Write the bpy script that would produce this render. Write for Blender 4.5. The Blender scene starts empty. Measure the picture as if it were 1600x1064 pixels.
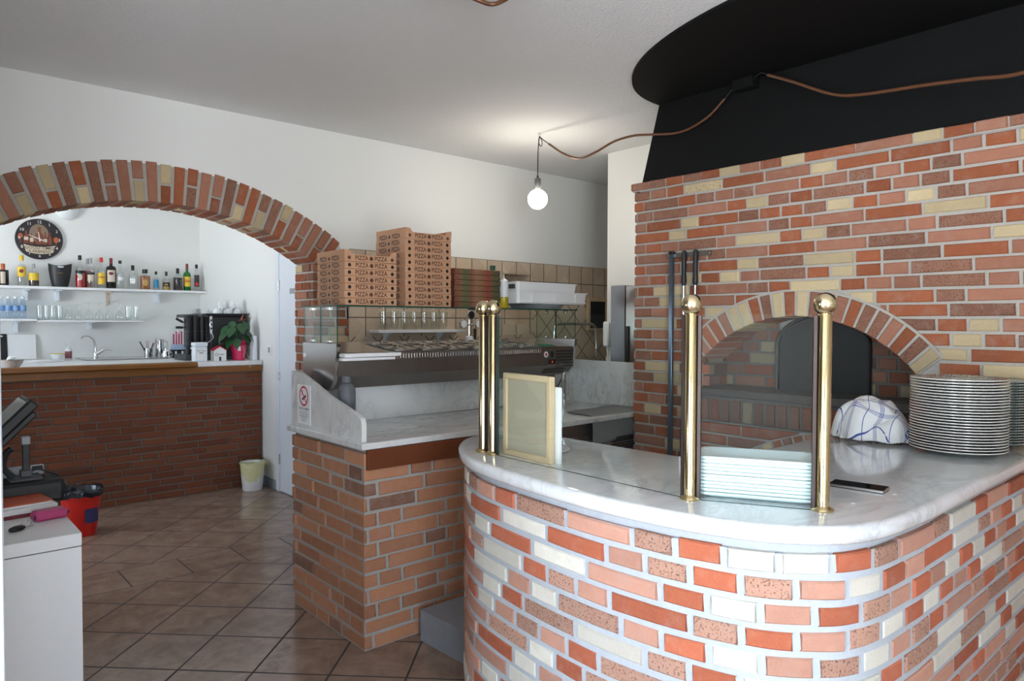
import bpy, bmesh, math, random
from mathutils import Vector, Matrix
PI = math.pi
sc = bpy.context.scene
COL = sc.collection

# ------------------------------------------------------------------ camera, world, light, exposure
cam_d = bpy.data.cameras.new('camera'); cam = bpy.data.objects.new('camera', cam_d); COL.objects.link(cam)
TH, PT, RL = 0.847910506, 0.0266268611, 0.00308989356
fh = Vector((math.cos(TH), math.sin(TH), 0)); rt = Vector((math.sin(TH), -math.cos(TH), 0)); up = Vector((0, 0, 1))
fw = fh*math.cos(PT) - up*math.sin(PT); upc = up*math.cos(PT) + fh*math.sin(PT)
rt, upc = rt*math.cos(RL) + upc*math.sin(RL), upc*math.cos(RL) - rt*math.sin(RL)
cam.matrix_world = Matrix(((rt.x, upc.x, -fw.x, 0), (rt.y, upc.y, -fw.y, 0), (rt.z, upc.z, -fw.z, 1.53), (0, 0, 0, 1)))
cam_d.sensor_width = 36; cam_d.lens = 1103.36*36/1600; cam_d.clip_start = 0.05; cam_d.clip_end = 100
sc.camera = cam
vs = sc.view_settings
vs.view_transform = 'Standard'; vs.look = 'None'; vs.exposure = 0.0; vs.gamma = 1.0; vs.use_curve_mapping = False
sc.cycles.max_bounces = 10; sc.cycles.diffuse_bounces = 5; sc.cycles.glossy_bounces = 5
sc.cycles.transparent_max_bounces = 40; sc.cycles.use_denoising = True
sc.cycles.sample_clamp_indirect = 6.0
sc.cycles.caustics_reflective = False; sc.cycles.caustics_refractive = False

SKY = 15.0
w = bpy.data.worlds.new('daylight'); sc.world = w; w.use_nodes = True
nt = w.node_tree; nt.nodes.clear()
_o = nt.nodes.new('ShaderNodeOutputWorld'); _b = nt.nodes.new('ShaderNodeBackground'); _t = nt.nodes.new('ShaderNodeTexCoord')
_s = nt.nodes.new('ShaderNodeSeparateXYZ'); _r = nt.nodes.new('ShaderNodeValToRGB'); _m = nt.nodes.new('ShaderNodeMapRange')
_m.inputs['From Min'].default_value = -1; _m.inputs['From Max'].default_value = 1
_r.color_ramp.elements[0].position = 0.44; _r.color_ramp.elements[0].color = (1.75, 1.88, 2.0, 1)
_r.color_ramp.elements[1].position = 0.56; _r.color_ramp.elements[1].color = (.66, .80, .97, 1)
nt.links.new(_t.outputs['Generated'], _s.inputs[0]); nt.links.new(_s.outputs['Z'], _m.inputs['Value'])
nt.links.new(_m.outputs[0], _r.inputs[0]); nt.links.new(_r.outputs[0], _b.inputs['Color'])
_b.inputs['Strength'].default_value = SKY; nt.links.new(_b.outputs[0], _o.inputs[0])

def portal(loc, sx, sy, direction):
    l = bpy.data.lights.new('window_daylight', 'AREA'); l.shape = 'RECTANGLE'; l.size = sx; l.size_y = sy
    l.cycles.is_portal = True
    o = bpy.data.objects.new('window_daylight', l); COL.objects.link(o); o.location = loc
    o.rotation_euler = Vector(direction).to_track_quat('-Z', 'Z').to_euler()
# window openings: (wall, a0, a1, z0, z1)
WIN_LEFT = [(-.20, 1.05, 0.05, 2.55), (2.55, 3.05, 1.00, 1.60)]                              # in the wall x=-1.7, along y; the small one is added to light the prep counter's side
WIN_FRONT = [(-1.05, 0.25, 0.05, 2.45)]                              # in the wall y=-1.6, along x
WIN_BAR = [(5.7, 7.0, 0.95, 2.3)]                                   # in the bar wall x=-1.6, along y
for a, b, c, d in WIN_LEFT: portal((-1.72, (a+b)/2, (c+d)/2), b-a, d-c, (1, 0, 0))
for a, b, c, d in WIN_FRONT: portal(((a+b)/2, -1.62, (c+d)/2), b-a, d-c, (0, 1, 0))
for a, b, c, d in WIN_BAR: portal((-1.62, (a+b)/2, (c+d)/2), b-a, d-c, (1, 0, 0))
BULB_STRENGTH = 62.0

ZC = 2.837      # ceiling
YW = 4.507      # front face of the arch wall
YW2 = 4.79      # its back face
XO = 3.46       # oven face
HC = 1.045      # curved counter top
HP = 0.97       # prep counter top

# ------------------------------------------------------------------ materials
class NB:
    """small helper to write node graphs"""
    def __init__(s, name):
        s.m = bpy.data.materials.new(name); s.m.use_nodes = True; s.t = s.m.node_tree; s.t.nodes.clear()
        s.out = s.n('ShaderNodeOutputMaterial')
    def n(s, typ, **kw):
        x = s.t.nodes.new(typ)
        for k, v in kw.items(): setattr(x, k, v)
        return x
    def set(s, sock, v):
        if hasattr(v, 'is_linked') or isinstance(v, bpy.types.NodeSocket): s.t.links.new(v, sock)
        else:
            if isinstance(v, (tuple, list)) and len(v) == 3 and sock.type == 'RGBA': v = (*v, 1)
            sock.default_value = v
    def math(s, op, a, b=0.0, c=None):
        x = s.n('ShaderNodeMath', operation=op); s.set(x.inputs[0], a); s.set(x.inputs[1], b)
        if c is not None: s.set(x.inputs[2], c)
        return x.outputs[0]
    def mix(s, f, a, b, typ='MIX'):
        x = s.n('ShaderNodeMix', data_type='RGBA', blend_type=typ); s.set(x.inputs[0], f); s.set(x.inputs[6], a); s.set(x.inputs[7], b)
        return x.outputs[2]
    def ramp(s, f, stops, interp='LINEAR'):
        x = s.n('ShaderNodeValToRGB'); r = x.color_ramp; r.interpolation = interp
        while len(r.elements) < len(stops): r.elements.new(0.5)
        for e, (p, c) in zip(r.elements, stops): e.position = p; e.color = (*c, 1) if len(c) == 3 else c
        s.set(x.inputs[0], f); return x.outputs[0]
    def noise(s, vec, scale, detail=4, rough=.55, dist=0.0, out='Fac'):
        x = s.n('ShaderNodeTexNoise'); s.set(x.inputs['Scale'], scale); s.set(x.inputs['Detail'], detail)
        s.set(x.inputs['Roughness'], rough); s.set(x.inputs['Distortion'], dist)
        if vec is not None: s.set(x.inputs['Vector'], vec)
        return x.outputs[out]
    def obj(s): return s.n('ShaderNodeTexCoord').outputs['Object']
    def xyz(s, v):
        x = s.n('ShaderNodeSeparateXYZ'); s.set(x.inputs[0], v); return x.outputs
    def attr(s, name): return s.n('ShaderNodeAttribute', attribute_name=name).outputs['Fac']
    def bump(s, h, strength=.3, dist=.01):
        x = s.n('ShaderNodeBump'); s.set(x.inputs['Strength'], strength); s.set(x.inputs['Distance'], dist); s.set(x.inputs['Height'], h)
        return x.outputs[0]
    def bsdf(s, col, rough=.5, metal=0.0, normal=None, **kw):
        x = s.n('ShaderNodeBsdfPrincipled'); s.set(x.inputs['Base Color'], col); s.set(x.inputs['Roughness'], rough); s.set(x.inputs['Metallic'], metal)
        if normal is not None: s.set(x.inputs['Normal'], normal)
        for k, v in kw.items(): s.set(x.inputs[k.replace('_', ' ')], v)
        return x.outputs[0]
    def done(s, sh): s.t.links.new(sh, s.out.inputs[0]); return s.m

def plain(name, col, rough=.5, metal=0.0, var=.06, scale=40, bump=0.0, **kw):
    b = NB(name); v = b.obj(); n = b.noise(v, scale, 3)
    c = b.mix(n, tuple(max(0, x*(1-var)) for x in col), tuple(min(1, x*(1+var)) for x in col))
    nm = b.bump(b.noise(v, scale*2, 4), bump, .004) if bump else None
    return b.done(b.bsdf(c, rough, metal, nm, **kw))

def plaster(name, col, scale, strength, dist):
    b = NB(name); v = b.obj()
    n = b.noise(v, scale, 6, .65); c = b.mix(b.noise(v, 1.3, 3), tuple(x*.97 for x in col), col)
    return b.done(b.bsdf(c, .75, 0, b.bump(n, strength, dist)))

def glass(name, tint=(.97, .99, .98), rough=0.0, ior=1.45, boost=1.0):
    b = NB(name)
    tr = b.n('ShaderNodeBsdfTransparent'); b.set(tr.inputs[0], tint)
    gl = b.n('ShaderNodeBsdfGlossy'); b.set(gl.inputs['Roughness'], rough); b.set(gl.inputs['Color'], (1, 1, 1))
    bf = b.n('ShaderNodeNewGeometry').outputs['Backfacing']
    fr = b.n('ShaderNodeFresnel'); b.set(fr.inputs[0], b.math('ADD', ior, b.math('MULTIPLY', bf, 1/ior-ior)))
    mx = b.n('ShaderNodeMixShader'); b.set(mx.inputs[0], b.math('MULTIPLY', fr.outputs[0], boost))
    b.t.links.new(tr.outputs[0], mx.inputs[1]); b.t.links.new(gl.outputs[0], mx.inputs[2])
    return b.done(mx.outputs[0])

def brickmat(name, palette, rough=.85, speck=True, dust=(.36, .30, .26)):
    """palette: list of (position, colour) read by the per-brick number 'bt'; the last class is a dark-speckled brick"""
    b = NB(name); v = b.obj()
    bt, bv = b.attr('bt'), b.attr('bv')
    c = b.ramp(bt, palette, 'CONSTANT')
    k = b.math('ADD', .80, b.math('MULTIPLY', bv, .36))
    k = b.math('MULTIPLY', k, b.math('ADD', .86, b.math('MULTIPLY', b.noise(v, 22, 5), .28)))
    hsv = b.n('ShaderNodeHueSaturation'); b.set(hsv.inputs['Value'], k); b.set(hsv.inputs['Color'], c); c = hsv.outputs[0]
    gr = b.noise(v, 240, 4, .7); c = b.mix(b.math('MULTIPLY', gr, .45), c, b.mix(.5, c, (.10, .05, .035)))
    du = b.ramp(b.noise(v, 11, 6, .72), [(.50, (0, 0, 0)), (.72, (1, 1, 1))]); c = b.mix(b.math('MULTIPLY', du, .30), c, dust)
    if speck:
        sp = b.noise(v, 160, 3, .6)
        m = b.math('MULTIPLY', b.math('GREATER_THAN', bt, .78), b.math('GREATER_THAN', sp, .585))
        c = b.mix(b.math('MULTIPLY', m, .7), c, (.09, .05, .04))
    return b.done(b.bsdf(c, rough, 0, b.bump(b.noise(v, 110, 7, .75), .8, .006), Specular_IOR_Level=.25))

def marble(name, base, vein, scale=1.0, rough=.12):
    b = NB(name); v = b.obj()
    mp = b.n('ShaderNodeMapping'); b.set(mp.inputs['Vector'], v); mp.inputs['Rotation'].default_value = (.4, .5, .9); mp.inputs['Scale'].default_value = (1, 2.2, 1)
    v2 = mp.outputs[0]
    n1 = b.noise(v2, 3.2*scale, 9, .62, 1.2); a = b.math('ABSOLUTE', b.math('SUBTRACT', n1, .5))
    f1 = b.ramp(a, [(0, (1, 1, 1)), (.018, (.55, .55, .55)), (.07, (0, 0, 0))])
    msk = b.ramp(b.noise(v, 2.0*scale, 3), [(.42, (0, 0, 0)), (.68, (1, 1, 1))])
    cl = b.noise(v2, 1.6*scale, 6, .6, .6)
    c = b.mix(b.ramp(cl, [(.35, (0, 0, 0)), (.75, (1, 1, 1))]), base, tuple(x*.86 for x in base))
    c = b.mix(b.math('MULTIPLY', b.math('MULTIPLY', f1, msk), .75), c, vein)
    return b.done(b.bsdf(c, rough, 0, None, Coat_Weight=.5, Coat_Roughness=.03))

M = {}
M['plaster'] = plaster('white_plaster', (.80, .80, .77), 60, .25, .006)
M['ceiling'] = plaster('rough_ceiling_plaster', (.86, .86, .86), 70, .8, .010)
M['mortar'] = plain('grey_mortar', (.40, .37, .33), .95, 0, .12, 60, .5)
M['mortar_light'] = plain('light_mortar', (.42, .45, .49), .95, 0, .10, 60, .5)  # bright cool daylight on the curved counter is put into this colour
M['mortar_dark'] = plain('dark_mortar', (.13, .115, .10), .95, 0, .12, 60, .5)
MULTI = [(0.0, (.36, .112, .050)), (.34, (.385, .170, .108)), (.63, (.62, .49, .29)), (.78, (.30, .138, .088))]
M['brick'] = brickmat('mixed_colour_brick', MULTI)
MULTI2 = [(0.0, (.50, .140, .072)), (.27, (.60, .31, .225)), (.52, (.82, .78, .68)), (.78, (.52, .29, .21))]
M['brick_light'] = brickmat('mixed_colour_brick_clean', MULTI2)  # oven brick repeated paler, with strong daylight put into its colour
M['brick_plain'] = brickmat('plain_orange_brick', [(0, (.49, .225, .122)), (.45, (.52, .245, .138)), (.80, (.45, .20, .112)), (.965, (.30, .155, .105))], speck=False)
M['brick_sooty'] = brickmat('sooty_mixed_brick', [(0.0, (.21, .080, .045)), (.34, (.22, .115, .078)), (.60, (.30, .25, .165)), (.78, (.16, .085, .06))], dust=(.08, .07, .06))
M['mortar_sooty'] = plain('sooty_mortar', (.12, .11, .10), .95, 0, .2, 60, .5)
M['mortar_prep'] = plain('prep_counter_mortar', (.37, .345, .32), .95, 0, .12, 60, .5)
M['brick_bar'] = brickmat('dark_red_brick', [(0, (.175, .054, .025)), (.5, (.19, .060, .028)), (.8, (.155, .048, .025)), (.93, (.18, .064, .034))], speck=False, dust=(.10, .075, .065))
M['marble'] = marble('white_marble', (.76, .77, .775), (.43, .45, .47))
M['marble_prep'] = marble('veined_marble', (.80, .80, .78), (.29, .30, .32), 1.7, .22)
M['granite'] = plain('dark_granite', (.075, .07, .065), .45, 0, .7, 220)
M['soot'] = plain('black_iron', (.014, .015, .015), .45, 0, .2)
M['black_plaster'] = plain('black_painted_plaster', (.0035, .0035, .0035), .75, 0, .2, 60, .35, Specular_IOR_Level=.16)
M['steel'] = plain('brushed_steel', (.57, .57, .57), .20, 1.0, .08, 30)
M['steel_dark'] = plain('worn_steel', (.36, .335, .315), .34, 1.0, .10, 18)
M['chrome'] = plain('chrome', (.80, .80, .80), .08, 1.0, .02)
M['brass'] = plain('polished_brass', (.62, .49, .27), .14, 1.0, .05)
M['brass_ball'] = plain('brass_ball', (.66, .54, .34), .18, 1.0, .04)
M['bronze'] = plain('dark_bronze', (.045, .030, .026), .4, .5, .1)
M['copper'] = plain('brown_copper_tube', (.15, .062, .030), .35, .35, .1)
M['black'] = plain('black_plastic', (.010, .010, .011), .5, 0, .2)
M['black_matte'] = plain('matte_black', (.010, .010, .011), .75, 0, .2)
M['darkgrey'] = plain('dark_grey_plastic', (.05, .052, .055), .5, 0, .1)
M['grey_bottle'] = plain('grey_bottle_coating', (.105, .11, .12), .55, 0, .06)
M['white'] = plain('white_lacquer', (.80, .80, .80), .35, 0, .02)
M['white_plastic'] = plain('white_plastic', (.82, .82, .81), .40, 0, .02)
M['trim_white'] = plain('white_painted_wood', (.72, .75, .80), .4, 0, .02)
M['grey_paint'] = plain('grey_painted_metal', (.33, .34, .35), .5, 0, .04)
M['dish_blue'] = plain('pale_blue_white_china', (.70, .81, .83), .14, 0, .02)
M['china'] = plain('white_china', (.80, .82, .82), .12, 0, .02)
M['paper'] = plain('white_paper', (.80, .80, .79), .8, 0, .02)
M['print'] = plain('brown_print', (.10, .040, .020), .8, 0, .05)
M['print_grey'] = plain('dark_print', (.05, .04, .038), .8, 0, .05)
M['cardboard'] = plain('brown_cardboard', (.52, .285, .165), .85, 0, .05, 25)
M['hole'] = plain('dark_cut_hole', (.008, .007, .006), .9, 0, .05)
M['red'] = plain('red_plastic', (.62, .018, .012), .35, 0, .05)
M['sign_red'] = plain('sign_red', (.55, .012, .03), .6, 0, .03)
M['pink'] = plain('pink_leather', (.42, .045, .15), .5, 0, .08)
M['pink_wrap'] = plain('pink_wrapping_film', (.62, .014, .10), .35, 0, .2, 25)
M['orange_cover'] = plain('orange_notebook_cover', (.42, .07, .022), .55, 0, .06)
M['maroon'] = plain('maroon_cover', (.16, .012, .022), .5, 0, .06)
M['wood_frame'] = plain('pale_pine', (.62, .46, .28), .55, 0, .12, 14)
M['kraft'] = plain('beige_kraft_board', (.41, .355, .26), .8, 0, .04, 60)
M['brown_board'] = plain('dark_brown_board', (.135, .036, .012), .45, 0, .1, 12)
M['cloth_grey'] = plain('grey_felt_cloth', (.22, .225, .23), .95, 0, .1, 90, .5)
M['leaf'] = plain('dark_green_leaf', (.020, .075, .024), .35, 0, .3, 12)
M['flower'] = plain('salmon_flower', (.62, .16, .09), .4, 0, .1)
M['blue_label'] = plain('blue_label', (.03, .22, .42), .5, 0, .05)
M['yellow'] = plain('yellow_label', (.72, .48, .03), .5, 0, .05)
M['cream_label'] = plain('cream_label', (.62, .52, .42), .6, 0, .05)
M['gold'] = plain('gold_label', (.42, .27, .06), .45, 0, .1)
M['oil'] = plain('olive_oil', (.42, .31, .01), .2, 0, .05)
M['amber'] = plain('amber_spirit', (.30, .075, .008), .12, 0, .1)
M['dark_spirit'] = plain('dark_brown_spirit', (.035, .010, .006), .12, 0, .1)
M['red_spirit'] = plain('red_aperitif', (.42, .006, .010), .12, 0, .1)
M['green_glass'] = plain('green_bottle_glass', (.012, .13, .02), .08, 0, .1)
M['dark_glass'] = plain('near_black_bottle_glass', (.010, .008, .008), .07, 0, .1)
M['copper_cap'] = plain('copper_foil', (.50, .14, .05), .3, .5, .05)
M['frosted'] = plain('frosted_plastic', (.72, .74, .72), .35, 0, .02)
M['glass'] = glass('clear_glass', boost=.5)
M['glass_green'] = glass('pale_green_pane', (.90, .975, .945))
M['glass_edge'] = plain('green_glass_edge', (.010, .060, .045), .15, 0, .1)
M['glass_ware'] = glass('glassware', (.95, .967, .962), 0.0, 1.5, 1.6)
M['glass_blue'] = glass('pale_blue_plastic', (.84, .90, .96), .05, 1.45)
M['bag'] = glass('yellow_bin_liner', (.93, .91, .66), .12, 1.45, 1.5)
M['liner_black'] = plain('black_bin_liner', (.012, .014, .022), .22, 0, .1, 30)
M['screen'] = plain('dark_screen_glass', (.035, .04, .045), .12, 0, .1)
M['phone_screen'] = plain('phone_screen', (.006, .006, .007), .06, 0, .1)
M['wood_bar'] = plain('varnished_bar_wood', (.21, .075, .009), .32, 0, .15, 9)
M['stone_step'] = plain('grey_stone_step', (.25, .27, .30), .6, 0, .12, 25)
M['green_sticker'] = plain('green_sticker', (.02, .30, .16), .5, 0, .2, 200)
M['led'] = None
def _emit(name, col, st):
    b = NB(name); return b.done(b.bsdf(col, .4, 0, None, Emission_Color=col, Emission_Strength=st))
M['bulb'] = _emit('lit_bulb_glass', (1.0, .93, .80), BULB_STRENGTH)
M['led'] = _emit('red_led', (.9, .03, .03), 3.0)

def _plate_mat():
    b = NB('grey_green_stoneware'); v = b.obj(); x = b.xyz(v)
    r = b.math('SQRT', b.math('ADD', b.math('MULTIPLY', x[0], x[0]), b.math('MULTIPLY', x[1], x[1])))
    sp = b.math('GREATER_THAN', b.noise(v, 170, 2), .52)
    rim = b.math('MULTIPLY', b.math('GREATER_THAN', r, .118), sp)
    c = b.mix(rim, (.36, .385, .36), (.09, .13, .11))
    edge = b.math('GREATER_THAN', r, .1575)
    c = b.mix(edge, c, (.60, .58, .52))
    return b.done(b.bsdf(c, .14))
M['plate'] = _plate_mat()

def _greenbox():
    b = NB('printed_pizza_box_card'); v = b.obj(); x = b.xyz(v)
    n = b.noise(v, 55, 5, .7); u = b.math('ADD', x[0], b.math('MULTIPLY', b.math('SUBTRACT', n, .5), .05))
    u = b.math('DIVIDE', b.math('ADD', u, .18), .36)
    c = b.ramp(u, [(0, (.16, .035, .02)), (.14, (.20, .085, .045)), (.22, (.035, .11, .03)), (.36, (.17, .05, .03)), (.46, (.27, .13, .07)),
                   (.58, (.21, .10, .045)), (.72, (.24, .03, .02)), (.86, (.06, .075, .025)), (1.0, (.03, .035, .02))])
    c = b.mix(b.math('MULTIPLY', b.math('GREATER_THAN', b.noise(v, 130, 3), .55), .5), c, (.30, .18, .10))
    return b.done(b.bsdf(c, .7))
M['box_print'] = _greenbox()

def _towel():
    b = NB('blue_checked_tea_towel'); u = b.n('ShaderNodeUVMap').outputs[0]; x = b.xyz(u)
    def lines(s):
        f = b.math('FRACT', b.math('MULTIPLY', s, 2.3))
        g = None
        for p, wd in ((.10, .016), (.15, .016), (.20, .016), (.60, .022)):
            l = b.math('LESS_THAN', b.math('ABSOLUTE', b.math('SUBTRACT', f, p)), wd*.6)
            g = l if g is None else b.math('MAXIMUM', g, l)
        return g
    m = b.math('MAXIMUM', lines(x[0]), lines(x[1]))
    c = b.mix(m, (.74, .74, .73), (.05, .075, .26))
    return b.done(b.bsdf(c, .9, 0, b.bump(b.noise(b.obj(), 300, 3), .3, .002)))
M['towel'] = _towel()

def _floor():
    b = NB('diagonal_terracotta_floor_tiles'); v = b.obj(); x = b.xyz(v); X, Y = x[0], x[1]
    s2 = math.sqrt(.5)
    U = b.math('MULTIPLY', b.math('ADD', X, Y), s2); V = b.math('MULTIPLY', b.math('SUBTRACT', X, Y), s2)
    t = .338
    def grid(s, o, w=.0046):
        q = b.math('DIVIDE', b.math('SUBTRACT', s, o), t); f = b.math('SUBTRACT', b.math('FRACT', b.math('ADD', q, .5)), .5)
        return b.math('LESS_THAN', b.math('MULTIPLY', b.math('ABSOLUTE', f), t), w), b.math('FLOOR', q)
    gu, iu = grid(U, 3.635); gv, iv = grid(V, -1.987); front = b.math('MAXIMUM', gu, gv)
    hu, ju = grid(U, 4.592); hv, jv = grid(V, -2.54); back = b.math('MAXIMUM', hu, hv)
    kx, ix = grid(X, 1.026)
    isb = b.math('GREATER_THAN', Y, 4.80); isf = b.math('LESS_THAN', Y, 4.457)
    band = b.math('SUBTRACT', 1.0, b.math('ADD', isb, isf))
    e = b.math('MAXIMUM', b.math('LESS_THAN', b.math('ABSOLUTE', b.math('SUBTRACT', Y, 4.80)), .0035), b.math('LESS_THAN', b.math('ABSOLUTE', b.math('SUBTRACT', Y, 4.457)), .0035))
    line = b.math('ADD', b.math('ADD', b.math('MULTIPLY', front, isf), b.math('MULTIPLY', back, isb)), b.math('MULTIPLY', kx, band))
    line = b.math('MINIMUM', b.math('MAXIMUM', line, e), 1.0)
    cb = b.n('ShaderNodeCombineXYZ'); b.set(cb.inputs[0], b.math('ADD', iu, b.math('MULTIPLY', ix, band))); b.set(cb.inputs[1], iv); b.set(cb.inputs[2], isb)
    wn = b.n('ShaderNodeTexWhiteNoise'); b.set(wn.inputs[0], cb.outputs[0])
    n = b.noise(v, 7, 8, .7, .5)
    c = b.ramp(n, [(.28, (.19, .12, .085)), (.52, (.30, .205, .155)), (.75, (.42, .30, .23))])
    c = b.mix(b.math('MULTIPLY', b.noise(v, 45, 6, .75, 1.0), .5), c, (.17, .11, .085))
    c = b.mix(b.math('MULTIPLY', wn.outputs[0], .45), c, b.mix(n, (.24, .17, .13), (.36, .27, .22)))
    c = b.mix(line, c, (.020, .016, .014))
    rg = b.math('ADD', .22, b.math('MULTIPLY', line, .5))
    return b.done(b.bsdf(c, rg, 0, b.bump(b.math('SUBTRACT', b.math('MULTIPLY', n, .3), line), .25, .004)))
M['floor'] = _floor()

def _walltile():
    b = NB('rustic_beige_wall_tiles'); v = b.obj(); x = b.xyz(v); X, Z = x[0], x[2]
    s2 = math.sqrt(.5)
    def grid(s, o, t, w=.0042):
        q = b.math('DIVIDE', b.math('SUBTRACT', s, o), t); f = b.math('SUBTRACT', b.math('FRACT', b.math('ADD', q, .5)), .5)
        return b.math('LESS_THAN', b.math('MULTIPLY', b.math('ABSOLUTE', f), t), w), b.math('FLOOR', q)
    a, ia = grid(X, 3.692, .161); c_, ic = grid(Z, 2.040, .161); st = b.math('MAXIMUM', a, c_)
    U = b.math('MULTIPLY', b.math('ADD', X, Z), s2); V = b.math('MULTIPLY', b.math('SUBTRACT', X, Z), s2)
    d, i1 = grid(U, 4.63, .161); e, i2 = grid(V, 2.20, .161); dg = b.math('MAXIMUM', d, e)
    up_ = b.math('GREATER_THAN', Z, 1.718)
    up_ = b.math('MAXIMUM', up_, b.math('MULTIPLY', b.math('LESS_THAN', X, 4.2), b.math('GREATER_THAN', Z, 1.42)))
    line = b.math('ADD', b.math('MULTIPLY', st, up_), b.math('MULTIPLY', dg, b.math('SUBTRACT', 1, up_)))
    cb = b.n('ShaderNodeCombineXYZ'); b.set(cb.inputs[0], b.math('ADD', b.math('MULTIPLY', ia, up_), i1)); b.set(cb.inputs[1], b.math('ADD', b.math('MULTIPLY', ic, up_), i2))
    wn = b.n('ShaderNodeTexWhiteNoise'); b.set(wn.inputs[0], cb.outputs[0])
    n = b.noise(v, 18, 7, .7)
    c = b.ramp(wn.outputs[0], [(0, (.50, .37, .26)), (.35, (.60, .49, .36)), (.7, (.43, .31, .225)), (1, (.55, .40, .28))])
    c = b.mix(b.math('MULTIPLY', n, .5), c, (.68, .57, .43))
    c = b.mix(line, c, (.13, .10, .075))
    return b.done(b.bsdf(c, .5, 0, b.bump(b.math('SUBTRACT', n, line), .4, .006)))
M['wall_tile'] = _walltile()

# ------------------------------------------------------------------ mesh building
_text_cache = {}
def text_geo(body, bold=False):
    k = (body, bold)
    if k not in _text_cache:
        cu = bpy.data.curves.new('t', 'FONT'); cu.body = body; cu.size = 1; cu.align_x = 'CENTER'; cu.align_y = 'CENTER'; cu.resolution_u = 2; cu.offset = .022 if bold else .006
        o = bpy.data.objects.new('t', cu); COL.objects.link(o)
        dg = bpy.context.evaluated_depsgraph_get(); me = bpy.data.meshes.new_from_object(o.evaluated_get(dg))
        _text_cache[k] = ([tuple(v.co) for v in me.vertices], [tuple(p.vertices) for p in me.polygons])
        bpy.data.objects.remove(o); bpy.data.meshes.remove(me); bpy.data.curves.remove(cu)
    return _text_cache[k]

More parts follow.
